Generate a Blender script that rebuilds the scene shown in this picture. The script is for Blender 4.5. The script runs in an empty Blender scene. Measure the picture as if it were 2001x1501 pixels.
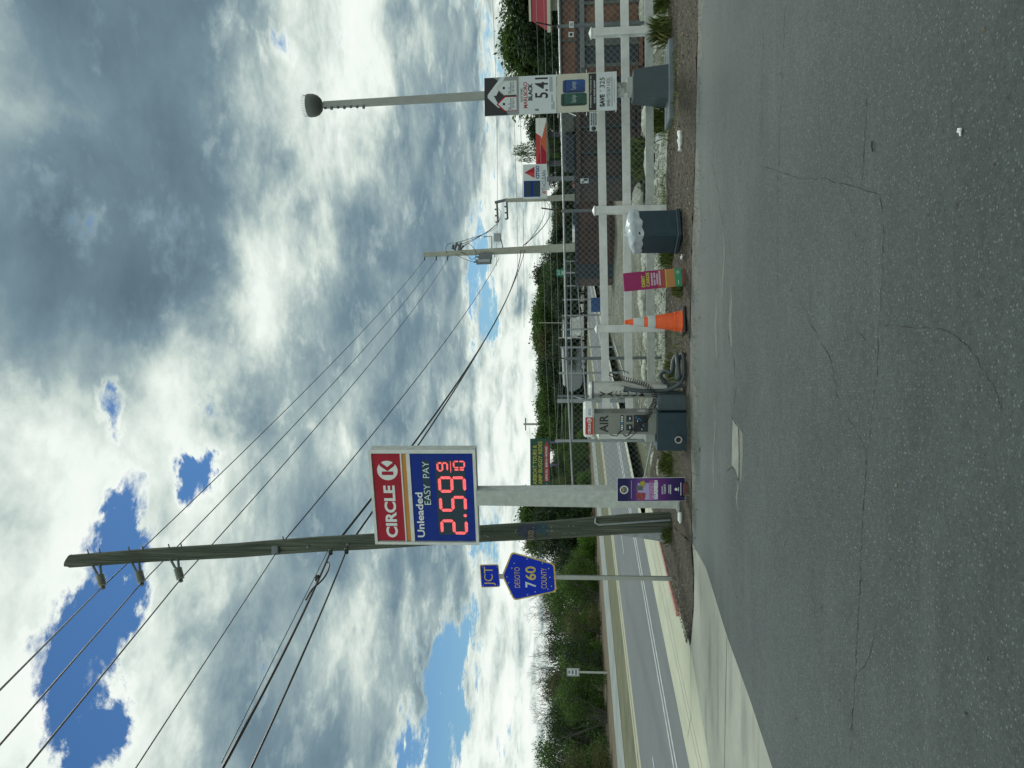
import bpy, math, random
import numpy as np
from mathutils import Vector, Matrix
random.seed(7)
S = bpy.context.scene
COL = S.collection
R_ = math.radians
# ------------------------------------------------------------------ camera
# The photograph was taken with the phone turned on its side: world-up points to the left of the picture.
H = 1.7; FPX = 1503.0; PITCH = R_(4.4); ROLL = .0075
_F = Vector((0, math.cos(PITCH), math.sin(PITCH)))
_U0 = Vector((0, -math.sin(PITCH), math.cos(PITCH)))
_R0 = Vector((1, 0, 0))
_R = _R0*math.cos(ROLL) - _U0*math.sin(ROLL)
_U = _U0*math.cos(ROLL) + _R0*math.sin(ROLL)
cam_d = bpy.data.cameras.new('camera'); cam = bpy.data.objects.new('camera', cam_d); COL.objects.link(cam)
X, Y, Z = -_U, _R, -_F
cam.matrix_world = Matrix(((X.x, Y.x, Z.x, 0), (X.y, Y.y, Z.y, 0), (X.z, Y.z, Z.z, H), (0, 0, 0, 1)))
cam_d.sensor_width = 36; cam_d.lens = FPX/2001*36; cam_d.clip_start = .1; cam_d.clip_end = 3000
S.camera = cam

def ray(x, y): return _F*FPX + _R*(1501-y-750.5) + _U*(1000.5-x)
def G(x, y, z=0.):
    d = ray(x, y); t = (z-H)/d.z
    return Vector((d.x*t, d.y*t, z))
def D(x, y, dist):
    d = ray(x, y); t = dist/d.y
    return Vector((d.x*t, d.y*t, d.z*t+H))

# ------------------------------------------------------------------ colour and view
S.view_settings.view_transform = 'Standard'; S.view_settings.look = 'None'
S.view_settings.exposure = 0.0; S.view_settings.gamma = 1
S.view_settings.use_curve_mapping = False

def lin(c):
    c = c/255.
    return c/12.92 if c <= .04045 else ((c+.055)/1.055)**2.4
def s(r, g, b): return (lin(r), lin(g), lin(b), 1)

# ------------------------------------------------------------------ sky
SUN_AZ, SUN_EL = R_(25), R_(52)
world = bpy.data.worlds.new('World'); S.world = world; world.use_nodes = True
class NT:
    def __init__(s_, nt): s_.nt = nt; s_.N = nt.nodes; s_.L = nt.links
    def node(s_, t, **kw):
        n = s_.N.new(t)
        for k, v in kw.items(): setattr(n, k, v)
        return n
    def put(s_, sock, v):
        if isinstance(v, bpy.types.NodeSocket): s_.L.new(v, sock)
        elif v is not None: sock.default_value = v
    def m(s_, op, a, b=None, c=None, clamp=False):
        n = s_.node('ShaderNodeMath', operation=op, use_clamp=clamp)
        s_.put(n.inputs[0], a); s_.put(n.inputs[1], b)
        if c is not None: s_.put(n.inputs[2], c)
        return n.outputs[0]
    def vm(s_, op, a, b=None):
        n = s_.node('ShaderNodeVectorMath', operation=op)
        s_.put(n.inputs[0], a)
        if b is not None:
            if op == 'SCALE': s_.put(n.inputs['Scale'], b)
            else: s_.put(n.inputs[1], b)
        return n.outputs['Vector'] if op not in ('LENGTH', 'DOT_PRODUCT') else n.outputs['Value']
    def noise(s_, vec, scale, detail=4, rough=.55, dist=0., col=False):
        n = s_.node('ShaderNodeTexNoise'); s_.put(n.inputs['Vector'], vec)
        n.inputs['Scale'].default_value = scale; n.inputs['Detail'].default_value = detail
        n.inputs['Roughness'].default_value = rough; n.inputs['Distortion'].default_value = dist
        return n.outputs['Color'] if col else n.outputs['Fac']
    def vor(s_, vec, scale, feature='F1', out='Distance', rnd=1.):
        n = s_.node('ShaderNodeTexVoronoi', feature=feature); s_.put(n.inputs['Vector'], vec)
        n.inputs['Scale'].default_value = scale; n.inputs['Randomness'].default_value = rnd
        return n.outputs[out]
    def mix(s_, f, a, b, mode='MIX'):
        n = s_.node('ShaderNodeMix', data_type='RGBA', blend_type=mode)
        s_.put(n.inputs['Factor'], f); s_.put(n.inputs['A'], a); s_.put(n.inputs['B'], b) if False else None
        s_.put(n.inputs[6], a); s_.put(n.inputs[7], b)
        return n.outputs[2]
    def ramp(s_, f, stops, interp='LINEAR'):
        n = s_.node('ShaderNodeValToRGB'); cr = n.color_ramp; cr.interpolation = interp
        while len(cr.elements) < len(stops): cr.elements.new(.5)
        for e, (p, c) in zip(cr.elements, stops):
            e.position = p; e.color = c if len(c) == 4 else (*c, 1)
        s_.put(n.inputs[0], f); return n.outputs[0]
    def rng(s_, v, a, b, c=0., d=1., smooth=False):
        n = s_.node('ShaderNodeMapRange', interpolation_type='SMOOTHSTEP' if smooth else 'LINEAR')
        s_.put(n.inputs['Value'], v)
        for k, q in zip(('From Min', 'From Max', 'To Min', 'To Max'), (a, b, c, d)): s_.put(n.inputs[k], q)
        return n.outputs['Result']
    def sep(s_, v):
        n = s_.node('ShaderNodeSeparateXYZ'); s_.put(n.inputs[0], v); return n.outputs
    def comb(s_, a, b, c):
        n = s_.node('ShaderNodeCombineXYZ')
        for i, q in enumerate((a, b, c)): s_.put(n.inputs[i], q)
        return n.outputs[0]
W = NT(world.node_tree)
for n in list(W.N): W.N.remove(n)
# cloud layout: brightness and cover by direction (azimuth, elevation), read off the day's sky, written as a sum of curve products
Lg = np.array([
 [58,50,50,46,50,58,76,82,68,60,74,80],
 [56,50,50,48,52,66,76,82,66,58,74,80],
 [60,54,50,50,52,70,74,80,60,57,74,80],
 [54,50,48,50,50,62,74,74,57,56,76,80],
 [54,46,50,48,50,66,78,66,54,58,78,80],
 [52,46,50,46,52,72,78,60,53,60,78,82],
 [56,50,52,44,56,78,64,54,55,60,80,82],
 [60,56,60,64,72,80,58,55,55,62,80,84],
 [70,72,72,76,80,68,60,64,57,68,84,84],
 [76,82,80,82,80,68,58,74,57,68,84,84],
 [78,82,72,80,76,64,56,58,57,60,82,82],
 [78,80,74,76,72,60,53,62,52,58,84,82],
 [76,76,76,78,68,58,56,76,64,58,82,82],
 [78,76,76,80,66,56,58,70,60,66,84,80],
 [80,74,76,78,62,52,54,60,64,74,84,82],
 [72,72,76,76,60,50,50,58,70,78,82,82]], float)/100
holes = [  # photo x, y, radii, strength: gaps where blue sky shows
 (210,1085,46,62,1.1),(165,1190,60,78,1.15),(145,1310,64,92,1.2),(125,1440,62,105,1.15),(200,1390,36,50,.6),(243,1010,24,50,.95),(255,960,16,30,.8),(60,1270,22,40,.4),(235,880,14,22,.5),
 (285,930,20,40,.5),(230,800,34,55,1.0),(398,935,32,48,1.0),(330,1060,40,24,.7),(235,1180,40,60,.7),
 (885,1290,50,75,1.1),(860,1400,60,75,1.1),(830,1500,60,70,.8),(955,1045,22,70,.8),(905,1210,20,50,.5),
 (940,500,18,90,.8),(955,620,18,90,.9),(975,300,12,120,.55),(960,80,14,140,.55),(530,70,24,22,1.15),(1000,1480,30,60,.4),(962,1180,12,90,.5)]
NA, NE = 40, 44
az_g = np.linspace(-29, 29, NA); el_g = np.linspace(-1.5, 41, NE)
Lm = np.zeros((NA, NE)); Cm = np.ones((NA, NE))
Uf = Vector(_U); Rf = Vector(_R); Ff = Vector(_F)
for i, a in enumerate(az_g):
    for j, e in enumerate(el_g):
        ar, er = R_(a), R_(e)
        d = Vector((math.sin(ar)*math.cos(er), math.cos(ar)*math.cos(er), math.sin(er)))
        k = FPX/d.dot(Ff); px = 1000.5-d.dot(Uf)*k; py = 1501-(d.dot(Rf)*k+750.5)
        gx = min(max(px/100, 0), 10.999); gy = min(max(py/100, 0), 14.999)
        x0, y0 = int(gx), int(gy); fx, fy = gx-x0, gy-y0
        Lm[i, j] = (Lg[y0, x0]*(1-fx)+Lg[y0, x0+1]*fx)*(1-fy)+(Lg[y0+1, x0]*(1-fx)+Lg[y0+1, x0+1]*fx)*fy
        c = 1.
        for hx, hy, rx, ry, st in holes: c -= 1.08*st*math.exp(-((px-hx)/rx)**2-((py-hy)/ry)**2)
        Cm[i, j] = max(c, -.3)
tc = W.node('ShaderNodeTexCoord').outputs['Generated']
dirv = W.vm('NORMALIZE', tc)
sx, sy, sz = W.sep(dirv)[0:3]
zz = W.m('MAXIMUM', sz, 0.)
pl = W.m('ADD', zz, .16)
plane = W.comb(W.m('DIVIDE', sx, pl), W.m('DIVIDE', sy, pl), 0.)
wn = W.noise(plane, 3.0, 9, .66, .3, col=True)
ws = W.sep(W.vm('SUBTRACT', wn, (.5, .5, .5)))
az = W.m('MULTIPLY', W.m('ARCTAN2', sx, sy), 180/math.pi)
el = W.m('MULTIPLY', W.m('ARCSINE', sz), 180/math.pi)
amp = W.rng(el, 0., 25., .25, 1.)
az2 = W.m('ADD', az, W.m('MULTIPLY', W.m('MULTIPLY', ws[0], 11.), amp))
el2 = W.m('ADD', el, W.m('MULTIPLY', W.m('MULTIPLY', ws[1], 9.), amp))
fa = W.rng(az2, -29., 29.); fe = W.rng(el2, -1.5, 41.)
fa = W.m('MINIMUM', W.m('MAXIMUM', fa, 0.), 1.); fe = W.m('MINIMUM', W.m('MAXIMUM', fe, 0.), 1.)
def curve(fac, vals):
    n = W.node('ShaderNodeFloatCurve'); W.put(n.inputs['Value'], fac)
    c = n.mapping.curves[0]
    n_ = len(vals)
    c.points[0].location = (0, vals[0]); c.points[1].location = (1, vals[-1])
    for i in range(1, n_-1): c.points.new(i/(n_-1), vals[i])
    n.mapping.update(); return n.outputs[0]
def separable(M, rank):
    mean = M.mean(); u, sv, vt = np.linalg.svd(M-mean)
    tot = float(mean)
    for k in range(rank):
        a = u[:, k]*math.sqrt(sv[k]); b = vt[k]*math.sqrt(sv[k])
        ma, mb = np.abs(a).max(), np.abs(b).max()
        ca = W.m('MULTIPLY_ADD', curve(fa, (a/ma+1)/2), 2*float(ma), -float(ma))
        cb = W.m('MULTIPLY_ADD', curve(fe, (b/mb+1)/2), 2*float(mb), -float(mb))
        tot = W.m('ADD', tot, W.m('MULTIPLY', ca, cb))
    return tot
Lf = separable(Lm, 8); Cf = separable(Cm, 12)
far_az = W.rng(W.m('ABSOLUTE', az), 38., 95., 0., 1., smooth=True)
Lf = W.m('ADD', Lf, W.m('MULTIPLY', W.m('SUBTRACT', .80, Lf), far_az))   # unseen cloud behind the viewer, brightness added to light the front faces
hi_el = W.m('MULTIPLY', W.rng(el, 44., 62., 0., 1., smooth=True), .6)
Lf = W.m('ADD', Lf, W.m('MULTIPLY', W.m('SUBTRACT', .82, Lf), hi_el))
n1 = W.noise(plane, 5.5, 9, .6, .25)
n2 = W.noise(plane, 13., 8, .62, .2)
cov = W.m('ADD', Cf, W.m('MULTIPLY', W.m('SUBTRACT', n1, .5), 2.3))
cov = W.m('ADD', cov, W.m('MULTIPLY', W.m('SUBTRACT', n2, .5), 1.1))
n3 = W.noise(plane, 34., 6, .6, .3)
cov = W.m('ADD', cov, W.m('MULTIPLY', W.m('SUBTRACT', n3, .5), .5))

covs = W.rng(cov, .12, .62, 0., 1., smooth=True)
edge = W.m('MULTIPLY', W.rng(cov, .5, .95, 1., 0., smooth=True), .09)
kon = W.rng(Lf, .48, .78, .20, .72)
nb = W.noise(plane, 3.4, 7, .52, .4)
br = W.m('ADD', Lf, W.m('MULTIPLY', W.m('SUBTRACT', nb, .5), W.m('MULTIPLY', kon, 1.05)))
br = W.m('ADD', br, W.m('MULTIPLY', W.m('SUBTRACT', n2, .5), W.m('MULTIPLY', kon, .26)))
lowel = W.rng(el, 2., 7., 1., 0., smooth=True)
puff = W.noise(W.comb(W.m('MULTIPLY', az, .12), W.m('MULTIPLY', el, .3), 0.), 3.2, 9, .6, .3)
br = W.m('ADD', br, W.m('MULTIPLY', W.m('MULTIPLY', W.m('SUBTRACT', puff, .5), .8), lowel))
br = W.m('ADD', br, edge)
br = W.m('ADD', br, W.m('MULTIPLY', W.m('SUBTRACT', n3, .5), W.m('MULTIPLY', kon, .16)))
cloudc = W.ramp(br, [(0., s(64, 82, 94)), (.42, s(88, 110, 122)), (.54, s(118, 142, 154)), (.63, s(158, 178, 180)),
                     (.73, s(208, 221, 214)), (.84, s(240, 249, 241)), (1., s(252, 255, 250))])
sky = W.node('ShaderNodeTexSky', sky_type='NISHITA'); sky.sun_disc = False
sky.sun_elevation = SUN_EL; sky.sun_rotation = SUN_AZ; sky.air_density = 1.0; sky.dust_density = .6; sky.ozone_density = 1.6
skyc = W.vm('MULTIPLY', sky.outputs[0], (.033, .059, .082))
skyc = W.mix(W.rng(el, 0., 15., .62, 0.), skyc, s(172, 214, 222))
outc = W.mix(covs, skyc, cloudc)
below = W.rng(sz, -.03, 0.0)
outc = W.mix(below, s(70, 80, 76), outc)
bg = W.node('ShaderNodeBackground'); W.put(bg.inputs[0], outc); bg.inputs[1].default_value = 1.0
wo = W.node('ShaderNodeOutputWorld'); W.L.new(bg.outputs[0], wo.inputs[0])
try:
    world.cycles.sampling_method = 'MANUAL'; world.cycles.sample_map_resolution = 512
except Exception: pass
# ------------------------------------------------------------------ sun (veiled by cloud)
sd = bpy.data.lights.new('sun', 'SUN'); sd.energy = 1.3; sd.angle = R_(10); sd.color = (1, .98, .88)
so = bpy.data.objects.new('sun', sd); COL.objects.link(so)
sv = Vector((math.sin(SUN_AZ)*math.cos(SUN_EL), math.cos(SUN_AZ)*math.cos(SUN_EL), math.sin(SUN_EL)))
so.rotation_euler = sv.to_track_quat('Z', 'Y').to_euler(); so.location = (0, 0, 30)

# ------------------------------------------------------------------ materials
MATS = {}
def mat(name, col, rough=.6, metal=0., var=.12, vs=3., bump=0., bs=40., emit=None, spec=.5, coat=0.):
    if name in MATS: return MATS[name]
    m = bpy.data.materials.new(name); m.use_nodes = True; MATS[name] = m
    T = NT(m.node_tree); b = m.node_tree.nodes['Principled BSDF']
    co = T.node('ShaderNodeTexCoord').outputs['Object']
    if var > 0:
        f = T.noise(co, vs, 6, .65)
        d = tuple(c*(1-var) for c in col[:3])+(1,); e = tuple(min(c*(1+var), 1) for c in col[:3])+(1,)
        T.put(b.inputs['Base Color'], T.ramp(f, [(.3, d), (.7, e)]))
        T.put(b.inputs['Roughness'], T.rng(T.noise(co, vs*2.3, 4), .3, .7, max(rough-.1, .03), min(rough+.12, 1)))
    else:
        b.inputs['Base Color'].default_value = col; b.inputs['Roughness'].default_value = rough
    b.inputs['Metallic'].default_value = metal; b.inputs['Specular IOR Level'].default_value = spec
    b.inputs['Coat Weight'].default_value = coat
    if bump > 0:
        bn = T.node('ShaderNodeBump'); bn.inputs['Strength'].default_value = bump; bn.inputs['Distance'].default_value = .01
        T.put(bn.inputs['Height'], T.noise(co, bs, 5)); T.L.new(bn.outputs[0], b.inputs['Normal'])
    if emit:
        b.inputs['Emission Color'].default_value = emit[0]; b.inputs['Emission Strength'].default_value = emit[1]
    return m
def ground_mat(name, cols, scale, speck=None, bump=.4, bs=60, rough=.85, streak=None, stain=False):
    m = bpy.data.materials.new(name); m.use_nodes = True; MATS[name] = m
    T = NT(m.node_tree); b = m.node_tree.nodes['Principled BSDF']
    co = T.node('ShaderNodeTexCoord').outputs['Object']
    c = T.ramp(T.noise(co, scale, 8, .65), [(.32, cols[0]), (.5, cols[1]), (.68, cols[2])])
    c = T.mix(T.rng(T.noise(co, scale*9, 6, .7), .3, .7, 0, .6), c, cols[3] if len(cols) > 3 else cols[0], 'MIX')
    if streak:
        st = T.noise(T.vm('MULTIPLY', co, streak[0]), streak[1], 6, .6)
        c = T.mix(T.rng(st, streak[2], streak[2]+.15, 0, streak[4]), c, streak[3])
    if stain:
        gr = T.m('MULTIPLY', T.rng(T.noise(co, 24., 8, .75), .3, .7, .55, 1.45), T.rng(T.noise(co, 5., 6, .7), .3, .7, .82, 1.18))
        c = T.vm('SCALE', c, gr)
        q = T.noise(T.vm('MULTIPLY', co, (.8, 1.2, 1)), .33, 7, .68, .6)
        c = T.mix(T.rng(q, .50, .66, 0, .5, smooth=True), c, (.026, .036, .035, 1))
        yy = T.sep(co)[1]
        dd = T.m('ADD', yy, T.m('MULTIPLY', T.m('SUBTRACT', T.noise(T.vm('MULTIPLY', co, (.4, 2.2, 1)), 1.1, 7, .65), .5), 3.2))
        c = T.mix(T.rng(dd, 7.6, 11.4, 0, .75, smooth=True), c, (.122, .152, .146, 1))
        q = T.noise(co, 1.7, 5, .6, .2)
        c = T.mix(T.rng(q, .62, .70, 0, .5, smooth=True), c, (.026, .030, .029, 1))
    if speck:
        for sc, thr, colr, amt in speck:
            v = T.vor(co, sc); rnd = T.vor(co, sc, out='Color')
            r = T.sep(rnd)[0]
            f = T.m('MULTIPLY', T.rng(v, thr*.8, thr, 1, 0), T.rng(r, .5, .95, 0, amt))
            c = T.mix(f, c, colr)
    T.put(b.inputs['Base Color'], c); b.inputs['Roughness'].default_value = rough
    bn = T.node('ShaderNodeBump'); bn.inputs['Strength'].default_value = bump; bn.inputs['Distance'].default_value = .02
    T.put(bn.inputs['Height'], T.noise(co, bs, 6, .7)); T.L.new(bn.outputs[0], b.inputs['Normal'])
    return m
def leaf_mat(name, a, b_, c, trans=.35):
    m = bpy.data.materials.new(name); m.use_nodes = True; MATS[name] = m
    T = NT(m.node_tree); b = m.node_tree.nodes['Principled BSDF']
    g = T.node('ShaderNodeNewGeometry').outputs['Random Per Island']
    co = T.node('ShaderNodeTexCoord').outputs['Object']
    f = T.m('ADD', T.m('MULTIPLY', g, .55), T.m('MULTIPLY', T.noise(co, .9, 3), .45))
    cc = T.ramp(f, [(.2, a), (.5, b_), (.8, c)])
    T.put(b.inputs['Base Color'], cc); b.inputs['Roughness'].default_value = .6
    b.inputs['Specular IOR Level'].default_value = .25
    tr = T.node('ShaderNodeBsdfTranslucent'); T.put(tr.inputs[0], cc)
    mx = T.node('ShaderNodeMixShader'); mx.inputs[0].default_value = trans
    T.L.new(b.outputs[0], mx.inputs[1]); T.L.new(tr.outputs[0], mx.inputs[2])
    out = [n for n in T.N if n.type == 'OUTPUT_MATERIAL'][0]; T.L.new(mx.outputs[0], out.inputs[0])
    return m

asphalt = ground_mat('asphalt', [(.031, .045, .044, 1), (.049, .069, .067, 1), (.071, .096, .093, 1), (.037, .053, .051, 1)], .55,
    speck=[(52, .34, (.20, .235, .225, 1), .8), (110, .38, (.15, .175, .168, 1), .7), (75, .36, (.010, .013, .013, 1), .85), (26, .11, (.26, .30, .285, 1), .8), (9, .030, (.42, .46, .44, 1), .6)], bump=.8, bs=80,
    rough=.50, streak=((.35, 1.6, 1), 1.1, .56, (.088, .112, .108, 1), .5), stain=True)
edge_dust = ground_mat('edge_dust', [(.10, .112, .103, 1), (.135, .148, .137, 1), (.175, .188, .172, 1), (.12, .132, .12, 1)], 1.2,
    speck=[(60, .3, (.4, .42, .38, 1), .8)], bump=.3)
road_m = ground_mat('road_asphalt', [(.115, .135, .145, 1), (.135, .156, .166, 1), (.155, .178, .186, 1)], .25,
    speck=[(60, .3, (.26, .29, .3, 1), .5)], bump=.2, streak=((1, .03, 1), .9, .52, (.09, .106, .115, 1), .5))
conc = ground_mat('concrete', [(.27, .29, .25, 1), (.33, .352, .305, 1), (.40, .42, .365, 1), (.28, .30, .26, 1)], .7,
    speck=[(70, .3, (.22, .25, .22, 1), .5)], bump=.2, streak=((.5, 2.4, 1), 1.3, .52, (.17, .185, .165, 1), .6))
conc2 = ground_mat('pale_concrete', [(.38, .40, .31, 1), (.45, .475, .375, 1), (.52, .54, .43, 1), (.38, .41, .33, 1)], .8,
    speck=[(70, .3, (.3, .32, .26, 1), .4)], bump=.15, streak=((1, .3, 1), 1.6, .58, (.3, .33, .27, 1), .45))
mulch_m = ground_mat('mulch', [(.035, .031, .022, 1), (.065, .056, .038, 1), (.11, .098, .07, 1), (.035, .034, .024, 1)], 7,
    speck=[(38, .28, (.17, .155, .12, 1), .7), (55, .3, (.02, .018, .015, 1), .8)], bump=1., bs=45)
dirt_m = ground_mat('yard_dirt', [(.075, .085, .06, 1), (.13, .14, .11, 1), (.25, .27, .22, 1), (.09, .10, .065, 1)], 1.3,
    speck=[(9, .28, (.45, .48, .42, 1), .8), (25, .3, (.06, .07, .05, 1), .6)], bump=1., bs=22)
grass_m = ground_mat('dry_grass', [(.075, .085, .045, 1), (.12, .13, .075, 1), (.17, .17, .11, 1), (.08, .10, .05, 1)], .7, bump=.8, bs=30)
sidewalk_m = ground_mat('sidewalk', [(.20, .235, .235, 1), (.25, .29, .285, 1), (.31, .35, .34, 1)], .8, bump=.1, streak=((.3, .3, 1), 2.5, .5, (.17, .19, .18, 1), .6))
kerb_m = ground_mat('kerb_paint', [(.31, .32, .235, 1), (.37, .38, .29, 1), (.43, .44, .345, 1), (.29, .31, .25, 1)], 1.1, bump=.1, streak=((.4, .4, 1), 2., .55, (.22, .23, .18, 1), .6))
brown_m = ground_mat('dry_leaf_strip', [(.085, .07, .045, 1), (.13, .105, .07, 1), (.18, .15, .105, 1), (.075, .08, .045, 1)], 1.4, bump=.8, bs=24)
crack_m = mat('crack', (.014, .017, .017, 1), .9, var=.5, vs=5)
white_line = mat('white_line', (.40, .44, .44, 1), .7, var=.3, vs=5)
vinyl = mat('white_vinyl', (.62, .67, .66, 1), .45, var=.13, vs=5)
vinyl_dirty = mat('weathered_white', (.42, .47, .45, 1), .5, var=.18, vs=9)
galv = mat('galvanised', (.30, .34, .36, 1), .45, .6, var=.2, vs=12)
galv_d = mat('dark_galvanised', (.14, .165, .18, 1), .5, .5, var=.2, vs=12)
mesh_m = mat('fence_wire', (.20, .26, .28, 1), .5, .3, var=0)
steel = mat('stainless', (.52, .55, .53, 1), .32, .6, var=.1, vs=5)
steel_dull = mat('dull_steel', (.33, .36, .34, 1), .4, .7, var=.12, vs=5)
navy = mat('navy_paint', (.014, .038, .055, 1), .38, var=.12, vs=7, bump=.1)
navy_l = mat('slate_lit_navy', (.045, .072, .086, 1), .4, var=.12, vs=7, bump=.1)  # slate of the lamp pedestal; also navy lightened for the lit plinth side
black = mat('black', (.012, .013, .014, 1), .45, var=0)
rubber = mat('rubber_hose', (.05, .07, .078, 1), .5, var=.15)
ink = mat('black_ink', (.015, .018, .022, 1), .5, var=0)
wht = mat('white_print', (.70, .76, .76, 1), .4, var=.04)
paper = mat('sign_white', (.56, .64, .66, 1), .4, var=.05)
cream = mat('sign_cream', (.50, .52, .44, 1), .4, var=.08)
red = mat('brand_red', (.36, .016, .036, 1), .45, var=.1, spec=.2)
red2 = mat('logo_red', (.46, .035, .03, 1), .35, var=.05)
orange = mat('brand_orange', (.52, .22, .03, 1), .35, var=.06)
blue = mat('panel_blue', (.004, .028, .26, 1), .45, var=.1, spec=.2)
slate = mat('display_dark', (.028, .058, .08, 1), .4, var=0, spec=.2)
led = mat('led_red', (.8, .08, .07, 1), .4, var=0, emit=((1, .15, .17, 1), .85))
_T = NT(led.node_tree); _b = led.node_tree.nodes['Principled BSDF']
_T.put(_b.inputs['Emission Strength'], _T.rng(_T.vor(_T.node('ShaderNodeTexCoord').outputs['Object'], 42., rnd=.3), .25, .6, 1.25, .25))
led_w = mat('led_white', (.45, .6, .62, 1), .4, var=0, emit=((.7, .95, 1, 1), .18))
rblue = mat('route_blue', (.003, .028, .46, 1), .5, var=.14, vs=8, spec=.18)
ryel = mat('route_yellow', (.50, .40, .09, 1), .4, var=.3, vs=25)
rwht = mat('route_pale', (.50, .62, .66, 1), .4, var=.1)
cone_o = mat('cone_orange', (.72, .095, .012, 1), .5, var=.14, vs=9)
cone_w = mat('cone_collar', (.42, .48, .48, 1), .4, var=.1)
magenta = mat('poster_magenta', (.30, .022, .12, 1), .45, var=.08)
pink = mat('poster_pink', (.5, .12, .3, 1), .45, var=.08)
dorange = mat('poster_orange', (.42, .15, .05, 1), .45, var=.15)
porange = mat('poster_amber', (.46, .22, .08, 1), .45, var=.12)
pgreen = mat('poster_green', (.04, .30, .15, 1), .45, var=.08)
lime = mat('poster_lime', (.50, .52, .08, 1), .45, var=.08)
purple = mat('poster_purple', (.09, .018, .17, 1), .35, var=.25, vs=2)
pdark = mat('poster_indigo', (.012, .012, .085, 1), .35, var=.1)
lilac = mat('poster_lilac', (.38, .34, .62, 1), .45, var=.15)
bag_m = mat('bag_plastic', (.40, .47, .51, 1), .3, var=.12, vs=9, bump=.6, bs=18)
litter_m = mat('litter_white', (.75, .80, .80, 1), .4, var=.1, bump=.5)
concpole = mat('pole_concrete', (.34, .36, .31, 1), .8, var=.16, vs=2.5, bump=.2)
rust = ground_mat('rust', [(.07, .032, .022, 1), (.16, .065, .034, 1), (.22, .12, .07, 1), (.09, .08, .07, 1)], 2.2, bump=.4, rough=.8)
rustd = ground_mat('dark_rust', [(.016, .017, .019, 1), (.042, .030, .028, 1), (.085, .048, .038, 1), (.026, .026, .028, 1)], 1.6, bump=.4, rough=.75)
brown_st = ground_mat('brown_steel', [(.032, .021, .020, 1), (.062, .037, .032, 1), (.10, .060, .046, 1), (.045, .032, .03, 1)], 1.4, bump=.4, rough=.8)
dkblue = ground_mat('dark_blue_steel', [(.010, .018, .028, 1), (.018, .034, .05, 1), (.03, .045, .06, 1), (.02, .025, .03, 1)], 1.6, bump=.3, rough=.7)
rock_m = ground_mat('limestone', [(.26, .29, .25, 1), (.44, .48, .42, 1), (.62, .66, .60, 1), (.20, .22, .17, 1)], 5, bump=.9, bs=14)
bark = ground_mat('bark', [(.045, .04, .032, 1), (.08, .072, .06, 1), (.13, .12, .10, 1), (.05, .045, .04, 1)], 6, bump=.8, bs=20)
twig_m = mat('grey_twig', (.075, .075, .068, 1), .9, var=.2)
leafA = leaf_mat('leaf_green', (.026, .058, .014, 1), (.058, .118, .025, 1), (.11, .19, .045, 1))
leafB = leaf_mat('leaf_dark', (.014, .034, .016, 1), (.032, .062, .026, 1), (.060, .095, .040, 1))
leafC = leaf_mat('leaf_bright', (.04, .10, .014, 1), (.085, .18, .025, 1), (.145, .26, .048, 1))
leafD = leaf_mat('leaf_olive', (.045, .062, .022, 1), (.082, .10, .038, 1), (.13, .145, .06, 1))
weed_m = leaf_mat('weed', (.05, .09, .018, 1), (.11, .16, .04, 1), (.24, .26, .10, 1))
chip_m = leaf_mat('mulch_chip', (.028, .024, .015, 1), (.070, .060, .040, 1), (.20, .18, .135, 1), trans=.0)
# weathered utility pole: vertical grain
wood = bpy.data.materials.new('weathered_wood'); wood.use_nodes = True
T = NT(wood.node_tree); b = wood.node_tree.nodes['Principled BSDF']
co = T.node('ShaderNodeTexCoord').outputs['Object']
g = T.noise(T.vm('MULTIPLY', co, (30, 30, .7)), 1., 7, .65)
c = T.ramp(g, [(.3, (.016, .022, .018, 1)), (.5, (.066, .082, .062, 1)), (.70, (.16, .175, .14, 1))])
c = T.mix(T.rng(T.noise(co, 1.3, 5), .4, .65, 0, .5), c, (.05, .075, .05, 1))
T.put(b.inputs['Base Color'], c); b.inputs['Roughness'].default_value = .9
bn = T.node('ShaderNodeBump'); bn.inputs['Strength'].default_value = .7; bn.inputs['Distance'].default_value = .01
T.put(bn.inputs['Height'], g); T.L.new(bn.outputs[0], b.inputs['Normal'])
MATS['wood'] = wood

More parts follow.
